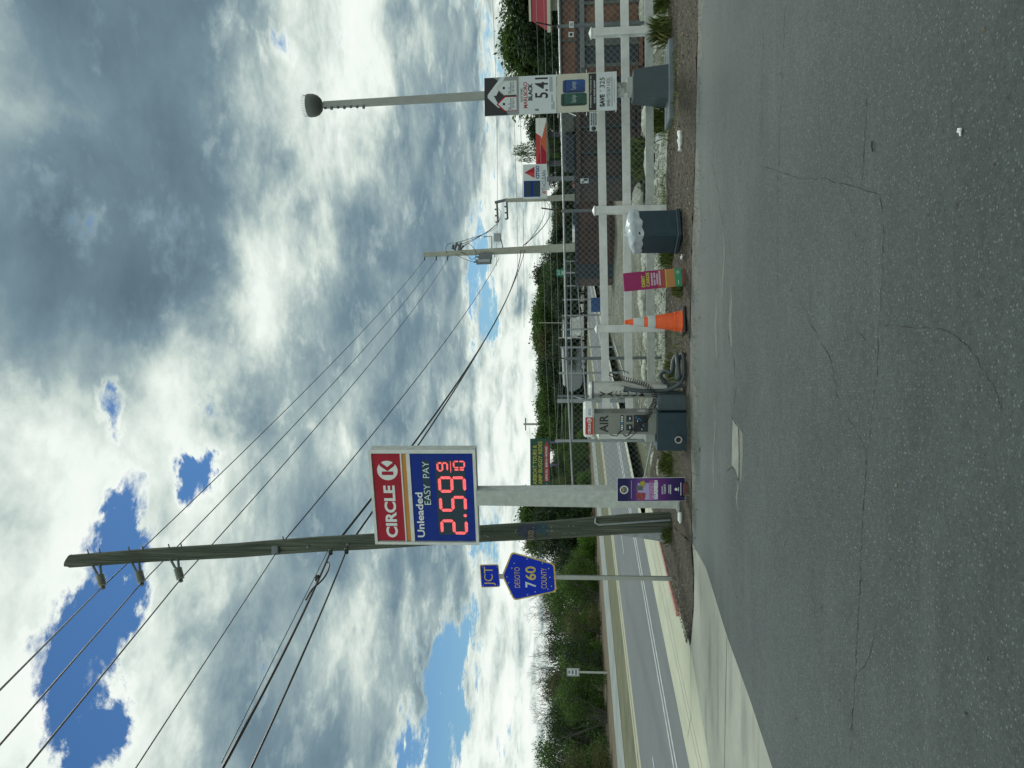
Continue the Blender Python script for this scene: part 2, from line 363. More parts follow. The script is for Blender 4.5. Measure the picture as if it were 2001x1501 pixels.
# ------------------------------------------------------------------ mesh helpers
class MB:
    def __init__(s_): s_.v = []; s_.f = []; s_.mi = []; s_.mats = []; s_.m = 0
    def use(s_, m):
        if m not in s_.mats: s_.mats.append(m)
        s_.m = s_.mats.index(m); return s_
    def add(s_, vs, fs, M=None):
        k = len(s_.v)
        for v in vs: s_.v.append(tuple(M @ Vector(v)) if M is not None else tuple(v))
        for f in fs: s_.f.append([i+k for i in f]); s_.mi.append(s_.m)
        return s_
    def box(s_, x0, x1, y0, y1, z0, z1, M=None, bev=0.):
        if bev <= 0:
            v = [(x0,y0,z0),(x1,y0,z0),(x1,y1,z0),(x0,y1,z0),(x0,y0,z1),(x1,y0,z1),(x1,y1,z1),(x0,y1,z1)]
            f = [(0,3,2,1),(4,5,6,7),(0,1,5,4),(1,2,6,5),(2,3,7,6),(3,0,4,7)]
            return s_.add(v, f, M)
        o = [(x0+bev,y0),(x1-bev,y0),(x1,y0+bev),(x1,y1-bev),(x1-bev,y1),(x0+bev,y1),(x0,y1-bev),(x0,y0+bev)]
        cx, cy = (x0+x1)/2, (y0+y1)/2
        def ins(p): return (p[0]+(bev*.7 if p[0] < cx else -bev*.7), p[1]+(bev*.7 if p[1] < cy else -bev*.7))
        rings = [[(*ins(p), z0) for p in o], [(*p, z0+bev) for p in o], [(*p, z1-bev) for p in o], [(*ins(p), z1) for p in o]]
        return s_.loft(rings, M)
    def loft(s_, rings, M=None, cap=True):
        n = len(rings[0]); vs = [p for r in rings for p in r]; fs = []
        for k in range(len(rings)-1):
            for i in range(n):
                j = (i+1) % n; fs.append((k*n+i, k*n+j, (k+1)*n+j, (k+1)*n+i))
        if cap: fs.append(tuple(range(n-1, -1, -1))); fs.append(tuple((len(rings)-1)*n+i for i in range(n)))
        return s_.add(vs, fs, M)
    def tube(s_, pts, r, n=8, M=None, cap=True):
        pts = [Vector(p) for p in pts]
        rs = r if isinstance(r, (list, tuple)) else [r]*len(pts)
        rings = []; prev = None
        for i, p in enumerate(pts):
            t = (pts[min(i+1, len(pts)-1)]-pts[max(i-1, 0)])
            t = t.normalized() if t.length > 1e-9 else Vector((0, 0, 1))
            if prev is None:
                a = Vector((0, 0, 1)) if abs(t.z) < .9 else Vector((1, 0, 0)); u = t.cross(a).normalized()
            else:
                u = prev-t*prev.dot(t); u = u.normalized() if u.length > 1e-6 else t.orthogonal().normalized()
            prev = u; w = t.cross(u)
            rings.append([tuple(p+(u*math.cos(q)+w*math.sin(q))*rs[i]) for q in (2*math.pi*k/n for k in range(n))])
        return s_.loft(rings, M, cap)
    def lathe(s_, prof, n=20, M=None):
        rings = [[(r*math.cos(2*math.pi*k/n), r*math.sin(2*math.pi*k/n), z) for k in range(n)] for r, z in prof]
        return s_.loft(rings, M)
    def prism(s_, out, y0, y1, M=None):   # outline in XZ, extruded along Y
        n = len(out); vs = [(x, y0, z) for x, z in out]+[(x, y1, z) for x, z in out]
        fs = [tuple(range(n)), tuple(range(2*n-1, n-1, -1))]+[(i, i+n, (i+1) % n+n, (i+1) % n) for i in range(n)]
        return s_.add(vs, fs, M)
    def slab(s_, out, z0, z1):            # outline in XY, extruded along Z
        n = len(out); vs = [(x, y, z0) for x, y in out]+[(x, y, z1) for x, y in out]
        fs = [tuple(range(n-1, -1, -1)), tuple(range(n, 2*n))]+[(i, (i+1) % n, (i+1) % n+n, i+n) for i in range(n)]
        return s_.add(vs, fs)
    def rect(s_, x0, x1, z0, z1, y, M=None):
        return s_.add([(x0,y,z0),(x1,y,z0),(x1,y,z1),(x0,y,z1)], [(0,1,2,3)], M)
    def poly(s_, out, y, M=None): return s_.add([(x, y, z) for x, z in out], [tuple(range(len(out)))], M)
    def disc(s_, cx, cz, r, y, n=24, rz=None):
        rz = rz or r
        return s_.poly([(cx+r*math.cos(2*math.pi*k/n), cz+rz*math.sin(2*math.pi*k/n)) for k in range(n)], y)
    def text(s_, st, x0, x1, z0, z1, y, bold=.02, M=None, stretch=True, sz=1., bend=None):
        vs, fs, bb = TXT(st, bold)
        w = bb[1]-bb[0]; h = bb[3]-bb[2]; kx = (x1-x0)/w; kz = (z1-z0)/h
        if not stretch: kx = kz = min(kx, kz)
        cx, cz = (x0+x1)/2, (z0+z1)/2
        out = [((v[0]-(bb[0]+bb[1])/2)*kx+cx, y, (v[1]-(bb[2]+bb[3])/2)*kz+cz) for v in vs]
        if bend: out = [(bend*math.sin(v[0]/bend), y+bend-bend*math.cos(v[0]/bend), v[2]) for v in out]
        return s_.add(out, fs, M)
    def build(s_, name, m=None, parent=None, smooth=False, loc=None):
        me = bpy.data.meshes.new(name); me.from_pydata(s_.v, [], s_.f)
        ms = s_.mats if s_.mats else [m]
        for q in ms: me.materials.append(q)
        if len(ms) > 1: me.polygons.foreach_set('material_index', s_.mi)
        if smooth: me.polygons.foreach_set('use_smooth', [True]*len(me.polygons))
        me.update()
        o = bpy.data.objects.new(name, me); COL.objects.link(o)
        if parent: o.parent = parent
        if loc: o.location = loc
        if smooth:
            try: me.set_sharp_from_angle(angle=R_(40))
            except Exception: pass
        return o
_TC = {}
def TXT(st, bold):
    k = (st, bold)
    if k not in _TC:
        cu = bpy.data.curves.new('t', 'FONT'); cu.body = st; cu.offset = bold; cu.resolution_u = 4
        o = bpy.data.objects.new('t', cu); COL.objects.link(o)
        dg = bpy.context.evaluated_depsgraph_get(); e = o.evaluated_get(dg); me = e.to_mesh()
        vs = [(v.co.x, v.co.y) for v in me.vertices]; fs = [tuple(p.vertices) for p in me.polygons]
        e.to_mesh_clear(); bpy.data.objects.remove(o); bpy.data.curves.remove(cu)
        xs = [v[0] for v in vs]; ys = [v[1] for v in vs]
        _TC[k] = (vs, fs, (min(xs), max(xs), min(ys), max(ys)))
    return _TC[k]
def tag(o, label, cat, group=None, kind=None):
    if label: o['label'] = label
    if cat: o['category'] = cat
    if group: o['group'] = group
    if kind: o['kind'] = kind
    return o
def thing(name, label, cat, loc=(0, 0, 0), rz=0, group=None):
    o = bpy.data.objects.new(name, None); COL.objects.link(o); o.empty_display_size = .2
    o.location = loc; o.rotation_euler = (0, 0, rz); return tag(o, label, cat, group)
def struct(o): o['kind'] = 'structure'; return o
def stuff(o, label, cat): return tag(o, label, cat, kind='stuff')
def copy_tree(o, parent=None):
    c = o.copy(); COL.objects.link(c)
    if parent: c.parent = parent
    for ch in [q for q in o.children]: copy_tree(ch, c)
    return c
# ------------------------------------------------------------------ ground and roads
RA = R_(15.6); re_ = (math.sin(RA), math.cos(RA)); rn = (-math.cos(RA), math.sin(RA))
def rp(t, off): return (re_[0]*t+rn[0]*off, re_[1]*t+rn[1]*off)
def strip(name, o0, o1, z, m, t0=-120, t1=900, th=None):
    b = MB(); p = [rp(t0, o0), rp(t1, o0), rp(t1, o1), rp(t0, o1)]
    if th: b.slab(p, z-th, z)
    else: b.add([(x, y, z) for x, y in reversed(p)], [(0, 1, 2, 3)])
    return struct(b.build(name, m))
def sheet(name, pts, z, m):
    b = MB(); b.add([(x, y, z) for x, y in pts], [tuple(range(len(pts)))])
    o = b.build(name, m)
    if o.data.polygons[0].normal.z < 0: o.data.flip_normals()
    return struct(o)
g = MB(); g.add([(-1500, -600, -.32), (1500, -600, -.32), (1500, 2200, -.32), (-1500, 2200, -.32)], [(0, 1, 2, 3)])
struct(g.build('ground', grass_m))
# the yard beyond the fence, gently uneven, sinking to a shallow ditch
def yard_h(x, y):
    d = 0.035*math.sin(x*.9+y*.4)+.03*math.sin(x*2.1-y*1.3)+.02*math.sin(y*2.9+x*.3)
    k = max(0, min(1, (y-13.2)/2.)); k2 = max(0, min(1, (24-y)/5.))
    return -.02-.16*k*k2+d*k
g = MB(); nx, ny = 90, 80; X0, X1, Y0, Y1 = -3.0, 30, 12.4, 75
vs = []
for j in range(ny+1):
    y = Y0+(Y1-Y0)*(j/ny)**1.8
    for i in range(nx+1):
        xl = rp(0, 6.9)[0] + (y-rp(0, 6.9)[1])*math.tan(RA)   # along the kerb line
        xl = -6.9*math.cos(RA)+(y-6.9*math.sin(RA))*math.tan(RA)
        x = xl+(X1+y*.4-xl)*(i/nx)
        vs.append((x, y, yard_h(x, y)+(.0 if i else -.02)))
fs = [(j*(nx+1)+i, j*(nx+1)+i+1, (j+1)*(nx+1)+i+1, (j+1)*(nx+1)+i) for j in range(ny) for i in range(nx)]
g.add(vs, fs); struct(g.build('yard_ground', dirt_m, smooth=True))
strip('road', 8.55, 14.75, .0, road_m)
strip('gutter', 8.22, 8.55, .002, conc2)
strip('kerb_edge', 14.65, 15.1, .004, kerb_m)
strip('kerb', 15.1, 15.42, .022, kerb_m, th=.08)
strip('verge', 15.42, 19., .02, grass_m)
strip('sidewalk', 19., 22.2, .03, sidewalk_m)
strip('far_verge', 22.2, 24.0, .012, brown_m)
strip('field_edge', 24.0, 60, .0, brown_m)
for o0, o1 in ((9.55, 9.67), (9.83, 9.95)):
    strip('centre_line', o0, o1, .004, white_line)
b = MB()
for k in range(-4, 40):
    t = 11.0+k*12.2
    p = [rp(t, 12.28), rp(t+3.05, 12.28), rp(t+3.05, 12.4), rp(t, 12.4)]
    b.add([(x, y, .004) for x, y in reversed(p)], [(0, 1, 2, 3)])
struct(b.build('lane_dashes', white_line))
# near sidewalk and driveway apron, one concrete shape between the lot and the gutter
def gp(x, y): q = G(x, y); return (q.x, q.y)
tipx = gp(1350, 1260)
apr = [rp(-30, 8.22), rp(16.6, 8.22), rp(16.7, 6.85), tipx, gp(1356, 1120), gp(1353, 1062), gp(1380, 1110), gp(1420, 1240), gp(1467, 1370), gp(1510, 1501), (-4.3, 3.5), (-5.2, 0), (-6, -8), (-14, -25)]
sheet('driveway_apron', apr, .0015, conc)
sheet('near_sidewalk', [rp(11.6, 8.22), rp(16.6, 8.22), rp(16.7, 6.85), rp(11.9, 6.85), (tipx[0]-.1, tipx[1]-.1), rp(8, 7.3), rp(-5, 7.55), rp(-5, 8.22)], .003, conc2)
def quad_strip(name, A, Bq, z, m):
    b = MB(); n = len(A); b.add([(x, y, z) for x, y in A]+[(x, y, z) for x, y in Bq], [(i, i+1, n+i+1, n+i) for i in range(n-1)])
    o = b.build(name, m)
    if o.data.polygons[0].normal.z < 0: o.data.flip_normals()
    return struct(o)
def line_sheet(name, pts, w, z, m):
    b = MB()
    for (a, c) in zip(pts, pts[1:]):
        a = Vector(a); c = Vector(c); d = (c-a).normalized(); nn = Vector((-d.y, d.x))*w/2; 
        b.add([(*(a-nn), z), (*(c-nn), z), (*(c+nn), z), (*(a+nn), z)], [(0, 1, 2, 3)])
    return struct(b.build(name, m))
for pts in ([tipx, gp(1351, 1400), rp(9.8, 8.22)], [gp(1421, 1245), gp(1418, 1380), gp(1416, 1501), (-5.4, 8.6)],
            [rp(-5, 7.95), rp(16.5, 7.9)], [rp(-5, 7.75), rp(11, 7.72), rp(16.3, 7.35)]):
    line_sheet('concrete_joint', pts, .012, .0042, crack_m)
# the parking lot
lot = [gp(1366, -60), gp(1363, 100), gp(1359, 300), gp(1352, 500), gp(1348, 700), gp(1349, 850), gp(1352, 950), gp(1353, 1062),
       gp(1380, 1110), gp(1420, 1240), gp(1467, 1370), gp(1510, 1501), (-4.3, 3.5), (-5.2, 0), (-6, -8), (-14, -30), (30, -30), (30, 7.5)]
lot[0] = (9, 10.0); lot = [(30, 8.6)]+lot
sheet('parking_lot', lot, .0, asphalt)
# worn dusty fringe along the far edge of the lot
random.seed(3)
fr = []; fr2 = []
for k in range(261):
    y = -40+k*4.15
    xx = 1362-12*min(1, max(0, y/700)); 
    fr.append(gp(xx+2, y)); fr2.append(gp(xx+9+4*math.sin(k*.06+1)+2.5*math.sin(k*.23)+random.uniform(-1.6, 1.6), y))
quad_strip('dusty_edge', [(p[0], p[1]-.02) for p in fr], fr2, .0012, edge_dust)
for (x, y0, y1, w) in ((1398, 560, 720, 5), (1412, 420, 640, 3), (1426, 560, 700, 6), (1440, 930, 1000, 3), (1395, 760, 1000, 2)):
    a = [gp(x+2*math.sin(y0+i*.2)+random.uniform(-.7, .7), y0+(y1-y0)*i/39.) for i in range(40)]
    c = [gp(x+2*math.sin(y0+i*.2)+w*(.0+1.*math.sin(math.pi*i/39.))+random.uniform(-.7, .9), y0+(y1-y0)*i/39.) for i in range(40)]
    c = [(q[0], min(q[1], p[1]-.003)) for p, q in zip(a, c)]
    quad_strip('dust_streak', a, c, .0014, edge_dust)
sheet('concrete_patch', [gp(1432, 816), gp(1443, 834), gp(1444, 900), gp(1443, 938), gp(1438, 918), gp(1430, 908), gp(1431, 860)], .0014, mat('patch_concrete', (.20, .22, .195, 1), .8, var=.25, vs=6))
sheet('patch_skirt', [gp(1445, 836), gp(1451, 846), gp(1452, 880), gp(1450, 930), gp(1447, 950), gp(1446, 920), gp(1445.5, 880)], .0012, edge_dust)
def crack(pts, w, seed, jit=1.):
    random.seed(seed); P = []
    for (a, c) in zip(pts, pts[1:]):
        n = max(2, int(math.hypot(a[0]-c[0], a[1]-c[1])/9))
        for i in range(n):
            t = i/n; P.append((a[0]+(c[0]-a[0])*t+random.gauss(0, 1.3)*jit, a[1]+(c[1]-a[1])*t+random.gauss(0, 1.)*jit))
    P.append(pts[-1]); Q = [Vector(gp(*p)) for p in P]; b = MB(); L = []; Rr = []
    for i, q in enumerate(Q):
        d = (Q[min(i+1, len(Q)-1)]-Q[max(i-1, 0)]).normalized(); nn = Vector((-d.y, d.x)); ww = w*max(.12, random.gauss(.6, .4))*.22
        L.append((*(q-nn*ww), .0022)); Rr.append((*(q+nn*ww), .0022))
    n = len(Q); b.add(L+Rr, [(i, i+1, n+i+1, n+i) for i in range(n-1)])
    return struct(b.build('crack', crack_m))
crack([(1494, 0), (1490, 130), (1487, 300)], .012, 1, .5)
crack([(1535, 0), (1528, 180), (1521, 330), (1519, 480), (1520, 560)], .014, 2, .6)
crack([(1484, 322), (1520, 335), (1565, 350), (1610, 350), (1660, 362), (1720, 380)], .010, 3)
crack([(1720, 380), (1727, 450), (1724, 540), (1718, 640), (1713, 740), (1702, 830), (1694, 885), (1690, 950), (1684, 1030), (1682, 1120), (1676, 1220), (1672, 1310), (1665, 1420), (1662, 1520)], .013, 4, .8)
crack([(1694, 195), (1690, 280), (1684, 368)], .012, 5, .6)
crack([(1565, 590), (1585, 630), (1605, 670), (1622, 700), (1634, 760), (1642, 790), (1660, 820), (1684, 860), (1694, 885)], .010, 6)
crack([(1730, 635), (1790, 640), (1855, 645), (1895, 680), (1935, 740), (1960, 800)], .008, 7, 1.8)
crack([(1390, 315), (1405, 380), (1412, 440)], .014, 8)
crack([(1418, 640), (1432, 690), (1440, 750), (1431, 815), (1443, 836), (1444, 900), (1442, 938)], .02, 9, .5)
crack([(1467, 470), (1478, 520), (1484, 570)], .009, 10)
crack([(1418, 1090), (1432, 1140), (1440, 1180)], .012, 11)
crack([(1499, 880), (1498, 1000), (1496, 1150), (1494, 1300), (1492, 1430)], .007, 12, .5)
crack([(1590, 1110), (1588, 1160), (1592, 1200)], .008, 13)
crack([(1712, 1220), (1704, 1270), (1690, 1300), (1676, 1315)], .008, 14)
crack([(1680, 650), (1695, 670), (1712, 692)], .008, 15)
crack([(1431, 816), (1443, 836), (1444.5, 900), (1443, 940)], .03, 16, .2)
crack([(1443, 940), (1431, 912), (1419, 922)], .02, 17, .3)
# the planting strip: mulch mound between lot and fence
def mb_edge(x):   # near edge of the mulch in world y
    return 0
near = [gp(1353, 1062), gp(1352, 950), gp(1349, 850), gp(1348, 700), gp(1352, 500), gp(1359, 300), gp(1363, 100), (9, 10.0), (14, 9.6)]
far = [rp(14.6, 6.92), rp(15.6, 6.5), (0.2, 13.9), (1.6, 13.7), (3., 13.6), (4.5, 13.3), (6, 13.1), (9, 12.7), (14, 12.3)]
far[0] = (rp(15.0, 6.88)); 
def lerp_poly(P, n):
    d = [0]
    for a, c in zip(P, P[1:]): d.append(d[-1]+math.hypot(a[0]-c[0], a[1]-c[1]))
    out = []
    for k in range(n+1):
        t = d[-1]*k/n
        i = max(j for j in range(len(d)) if d[j] <= t+1e-9); i = min(i, len(P)-2)
        f = (t-d[i])/(d[i+1]-d[i]); out.append((P[i][0]+(P[i+1][0]-P[i][0])*f, P[i][1]+(P[i+1][1]-P[i][1])*f))
    return out
nn_, mm = 150, 26
A = lerp_poly(near, nn_); Bf = lerp_poly(far, nn_)
random.seed(11); vs = []
def mulch_z(t, x, y): return .006+.02*math.sin(math.pi*min(1, t*1.5)*.5)+(.006*math.sin(x*5+y*3)+.006*math.sin(x*11-y*7))*min(1, t*6)
for i in range(nn_+1):
    for j in range(mm+1):
        t = j/mm; x = A[i][0]+(Bf[i][0]-A[i][0])*t; y = A[i][1]+(Bf[i][1]-A[i][1])*t
        vs.append((x, y+(random.gauss(0, .012) if j == 0 else 0), mulch_z(t, x, y)+random.gauss(0, .006)))
fs = [((i)*(mm+1)+j, (i+1)*(mm+1)+j, (i+1)*(mm+1)+j+1, i*(mm+1)+j+1) for i in range(nn_) for j in range(mm)]
g = MB(); g.add(vs, fs); struct(g.build('mulch_bed', mulch_m, smooth=True))
# the wedge of mulch that runs out to a tip by the driveway
w_n = [gp(1353, 1062), gp(1357, 1120), gp(1356, 1190), tipx]
w_f = [rp(15.0, 6.88), rp(13.6, 6.86), rp(12.4, 6.86), tipx]
A = lerp_poly(w_n, 40); Bf = lerp_poly(w_f, 40); vs = []
for i in range(41):
    for j in range(11):
        t = j/10; x = A[i][0]+(Bf[i][0]-A[i][0])*t; y = A[i][1]+(Bf[i][1]-A[i][1])*t
        k = 1-(i/40)**2
        vs.append((x, y, .015+.03*k*math.sin(math.pi*t*.6)+random.gauss(0, .005)))
fs = [(i*11+j, (i+1)*11+j, (i+1)*11+j+1, i*11+j+1) for i in range(40) for j in range(10)]
g = MB(); g.add(vs, fs); struct(g.build('mulch_tip', mulch_m, smooth=True))
g = MB(); g.slab([rp(11.0, 6.86), rp(14.4, 6.86), rp(14.4, 6.95), rp(11.0, 6.95)], -.05, .055)
tag(g.build('painted_kerb', mat('faded_red', (.42, .20, .17, 1), .7, var=.3, vs=14)), 'short faded red kerb between mulch tip and pale sidewalk', 'kerb')
# loose bits: chips, leaves, gravel
rng_ = np.random.default_rng(5)
def scatter(name, m, pts, size, flat=.35, aspect=.5):
    pts = np.asarray(pts); n = len(pts)
    th = rng_.uniform(0, 2*np.pi, n); sz = size*rng_.uniform(.4, 1.5, n)
    tl = rng_.normal(0, flat, (n, 2))
    a = np.stack([np.cos(th), np.sin(th), tl[:, 0]], 1)*sz[:, None]
    b_ = np.stack([-np.sin(th), np.cos(th), tl[:, 1]], 1)*(sz*aspect)[:, None]
    v = np.stack([pts-a-b_*.5, pts+a*.2-b_, pts+a, pts-a*.3+b_], 1).reshape(-1, 3)
    me = bpy.data.meshes.new(name)
    me.vertices.add(4*n); me.vertices.foreach_set('co', v.ravel())
    me.loops.add(4*n); me.loops.foreach_set('vertex_index', np.arange(4*n))
    me.polygons.add(n); me.polygons.foreach_set('loop_start', np.arange(0, 4*n, 4)); me.polygons.foreach_set('loop_total', np.full(n, 4))
    me.materials.append(m); me.update(calc_edges=True)
    o = bpy.data.objects.new(name, me); COL.objects.link(o); return o
pts = []
A = lerp_poly(near, 200); Bf = lerp_poly(far, 200)
for k in range(24000):
    i = random.randrange(200); t = random.random()**.8*1.0-.005
    x = A[i][0]+(Bf[i][0]-A[i][0])*t+random.gauss(0, .04); y = A[i][1]+(Bf[i][1]-A[i][1])*t
    pts.append((x, y, mulch_z(t, x, y)+.008+random.random()*.01))
A = lerp_poly(w_n, 40); Bf = lerp_poly(w_f, 40)
for k in range(2500):
    i = random.randrange(40); t = random.random()
    x = A[i][0]+(Bf[i][0]-A[i][0])*t; y = A[i][1]+(Bf[i][1]-A[i][1])*t; pts.append((x, y, .05+random.random()*.01))
stuff(scatter('mulch_chips', chip_m, pts, .017, .18), 'brown wood chips and dead leaves on the planting strip', 'mulch')
pts = [(random.uniform(-2, 9), 0, 0) for k in range(0)]
for k in range(2200):
    x = random.uniform(-2.4, 8); y0 = 11.02-.1*x
    pts.append((x, y0-abs(random.gauss(0, .35)), .008))
for k in range(180): pts.append((random.uniform(-3, 6), random.uniform(2.8, 10), .006))
stuff(scatter('asphalt_debris', chip_m, pts, .010, .2, .7), 'scattered leaf crumbs and grit on the parking lot', 'debris')
def stones(name, m, P, sizes):
    b = MB(); ico = []
    ph = (1+5**.5)/2
    V = [Vector(p).normalized() for p in ((-1,ph,0),(1,ph,0),(-1,-ph,0),(1,-ph,0),(0,-1,ph),(0,1,ph),(0,-1,-ph),(0,1,-ph),(ph,0,-1),(ph,0,1),(-ph,0,-1),(-ph,0,1))]
    Fc = [(0,11,5),(0,5,1),(0,1,7),(0,7,10),(0,10,11),(1,5,9),(5,11,4),(11,10,2),(10,7,6),(7,1,8),(3,9,4),(3,4,2),(3,2,6),(3,6,8),(3,8,9),(4,9,5),(2,4,11),(6,2,10),(8,6,7),(9,8,1)]
    for p, sz in zip(P, sizes):
        k = [Vector(v)*random.uniform(.65, 1.2) for v in V]
        b.add([(p[0]+q.x*sz, p[1]+q.y*sz*.9, p[2]+q.z*sz*.6) for q in k], Fc)
    return b.build(name, m)
P = []; sz = []
for k in range(9000):
    y = 13.5+abs(random.gauss(0, 2.8)); x = random.uniform(-.8, 11)
    if math.sin(x*1.7+y*.8)+math.sin(x*.6-y*1.9)+random.random()*1.6 < .1: continue
    P.append((x, y, yard_h(x, y)+.01)); sz.append(random.uniform(.02, .06)+(.06 if random.random() < .06 else 0))
stuff(stones('limestone_rubble', rock_m, P, sz), 'pale broken limestone rubble spread behind the white fence', 'gravel')
def rock(label, x, y, size, seed, flat=.55, dist=None):
    random.seed(seed); p = G(x, y, -.1)
    b = MB(); n = 14; m = 8; vs = []
    off = [random.uniform(0, 9) for _ in range(6)]
    rings = []
    for j in range(1, m):
        a = math.pi*j/m; ring = []
        for i in range(n):
            t = 2*math.pi*i/n
            r = 1+.22*math.sin(2*t+off[0]+a)+.14*math.sin(3*t+off[1])+.1*math.sin(5*t+off[2]+3*a)+random.uniform(-.06, .06)
            ring.append((size[0]*r*math.sin(a)*math.cos(t), size[1]*r*math.sin(a)*math.sin(t), size[2]*math.cos(a)*(1+random.uniform(-.08, .08))))
        rings.append(ring)
    b.loft(rings); o = b.build('boulder', rock_m, smooth=True, loc=(p.x, p.y, size[2]*.35-.12))
    return tag(o, label, 'rock', 'limestone boulders behind the white fence')
rock('mossy grey boulder behind the bottom rail above the white litter', 1268, 236, (.34, .25, .14), 1)
rock('long low pale rock between cigarette sign base and trash can', 1272, 315, (.42, .22, .13), 2)
rock('large flat rock slab in the weeds right of the trash can', 1252, 395, (.5, .35, .18), 3)
rock('pale rock heap behind the fence just left of the trash can', 1266, 500, (.4, .28, .13), 4)
rock('broad white rock behind the fence between poster and cone', 1262, 580, (.55, .34, .16), 5)
rock('small brown-topped rock left of the cone behind the fence', 1268, 660, (.26, .2, .12), 6)
rock('grey rock beneath the fence brace left of the air machine', 1285, 900, (.22, .2, .13), 7)
rock('round dark rock beside the purple poster', 1298, 915, (.24, .2, .13), 8)
rock('low rock behind the bottom rail left of the vacuum', 1262, 725, (.34, .22, .1), 9)
rock('white rock behind the fence at the right edge of view', 1262, 20, (.45, .3, .14), 10)
# ------------------------------------------------------------------ weeds
def weed(label, x, y, h, w, n, seed, z=0., m=weed_m):
    random.seed(seed); p = G(x, y, z) ; b = MB()
    for k in range(n):
        a = random.uniform(0, 2*math.pi); r = abs(random.gauss(0, .26))*w; bx, by = r*math.cos(a), r*math.sin(a)
        hh = h*random.uniform(.3, 1.1)*max(.3, 1-.6*r/w); ln = random.uniform(.1, .6)*hh; a2 = random.uniform(0, 2*math.pi); ww = random.uniform(.002, .006)
        dx, dy = math.cos(a2)*ln, math.sin(a2)*ln; px_, py_ = -math.sin(a2)*ww, math.cos(a2)*ww
        b.add([(bx-px_, by-py_, 0), (bx+px_, by+py_, 0), (bx+dx*.4+px_, by+dy*.4+py_, hh*.65), (bx+dx, by+dy, hh), (bx+dx*.4-px_, by+dy*.4-py_, hh*.65)], [(0, 1, 2, 3, 4)])
    o = b.build('weed_clump', m, loc=(p.x, p.y, z)); return tag(o, label, 'weeds', 'weed clumps along the fence')
for i, a in enumerate([
 ('tall feathery weeds at the foot of the right fence post', 1308, 60, .40, .5, 420, .03),
 ('dense green weeds left of the cigarette sign base', 1302, 235, .34, .5, 500, .03),
 ('grassy tuft behind the top edge of the rocks right of the trash can', 1262, 325, .4, .7, 420, -.1),
 ('spiky grass tuft behind the fence by the dark container end', 1266, 290, .5, .5, 380, -.1),
 ('short bright grass between trash can and orange-pink poster', 1312, 500, .22, .55, 520, .03),
 ('leafy weeds at the foot of the orange-pink poster', 1330, 566, .17, .35, 260, .03),
 ('low weeds left of the concrete-coloured vacuum foot', 1318, 720, .2, .5, 260, .03),
 ('green weeds between air machine and purple poster', 1312, 908, .24, .55, 420, .03),
 ('green weeds at the foot of the wooden utility pole', 1312, 1046, .2, .3, 260, .03),
 ('dry weeds under the lamp end of the bottom rail at frame edge', 1306, 5, .3, .5, 260, .03)]):
    weed(a[0], a[1], a[2], a[3], a[4], a[5], 50+i, a[6])
pts = []
b = MB(); random.seed(99)
def blade(b, x, y, z, h):
    a2 = random.uniform(0, 6.28); ln = h*random.uniform(.2, .8); ww = .006
    px_, py_ = -math.sin(a2)*ww, math.cos(a2)*ww
    b.add([(x-px_, y-py_, z), (x+px_, y+py_, z), (x+math.cos(a2)*ln, y+math.sin(a2)*ln, z+h)], [(0, 1, 2)])
for k in range(9000):
    x = random.uniform(-2.2, 11); y = 13.2+abs(random.gauss(0, 3.2))
    if math.sin(x*2.3+1)+math.sin(y*1.9+x) < -.1: continue
    blade(b, x, y, yard_h(x, y)-.01, random.uniform(.05, .2))
for k in range(2500):
    x = random.uniform(-2.5, 9); y = 12.4+random.gauss(0, .5)
    if math.sin(x*3.1)+math.sin(x*1.3+2) < .2: continue
    blade(b, x, y, .04, random.uniform(.03, .1))
stuff(b.build('ground_grass', weed_m), 'sparse grass and weeds in the yard and mulch', 'grass')
# ================================================================== signs and street things
def frame_rect(b, x0, x1, z0, z1, t, y0, y1):
    b.box(x0, x1, y0, y1, z1-t, z1); b.box(x0, x1, y0, y1, z0, z0+t)
    b.box(x0, x0+t, y0, y1, z0+t, z1-t); b.box(x1-t, x1, y0, y1, z0+t, z1-t)
# ---- price sign
PW, PZ0, PZ1 = 1.62, 3.24, 4.95
base = G(1327.5, 970)
ps = thing('price_sign', 'tall white framed fuel price sign with red CIRCLE K band and LED price', 'sign', (base.x, base.y, 0), R_(-15))
b = MB(); b.loft([[(-.155,-.13,0),(.155,-.13,0),(.155,.13,0),(-.155,.13,0)], [(-.125,-.11,3.239),(.125,-.11,3.239),(.125,.11,3.239),(-.125,.11,3.239)]]); b.box(-.2, .2, -.18, .18, 0, .05); b.build('post', vinyl_dirty, ps)
px0, px1 = -PW/2-.03, PW/2-.03
b = MB(); b.box(px0, px1, -.02, .22, PZ0, PZ1); b.build('cabinet', vinyl_dirty, ps)
b = MB(); frame_rect(b, px0-.012, px1+.012, PZ0-.012, PZ1+.012, .046, -.06, -.02)
HP = PZ1-PZ0
def zf(f): return PZ1-HP*f
b.box(px0+.036, px1-.036, -.05, -.02, zf(.306), zf(.293)); b.box(px0+.036, px1-.036, -.05, -.02, zf(.385), zf(.350)); b.build('frame', vinyl, ps)
b = MB(); b.use(red).box(px0+.05, px1-.05, -.036, -.02, zf(.294), zf(.025)); bp = b.build('brand_panel', None, ps)
def xf(f): return px0+PW*f
b = MB(); b.text('CIRCLE', xf(.065), xf(.635), zf(.222), zf(.11), -.039, bold=.035); b.build('lettering', wht, bp)
b = MB(); b.use(wht).disc(xf(.795), zf(.163), .168, -.040, 36); b.use(red)
kx, kz, kh = xf(.80), zf(.163), .13
b.poly([(kx-.085, kz-kh*.72), (kx-.025, kz-kh*.72), (kx-.025, kz+kh*.72), (kx-.085, kz+kh*.72)], -.043)
b.poly([(kx-.018, kz), (kx+.075, kz+kh*.95), (kx+.15, kz+kh*.95), (kx+.05, kz)], -.043)
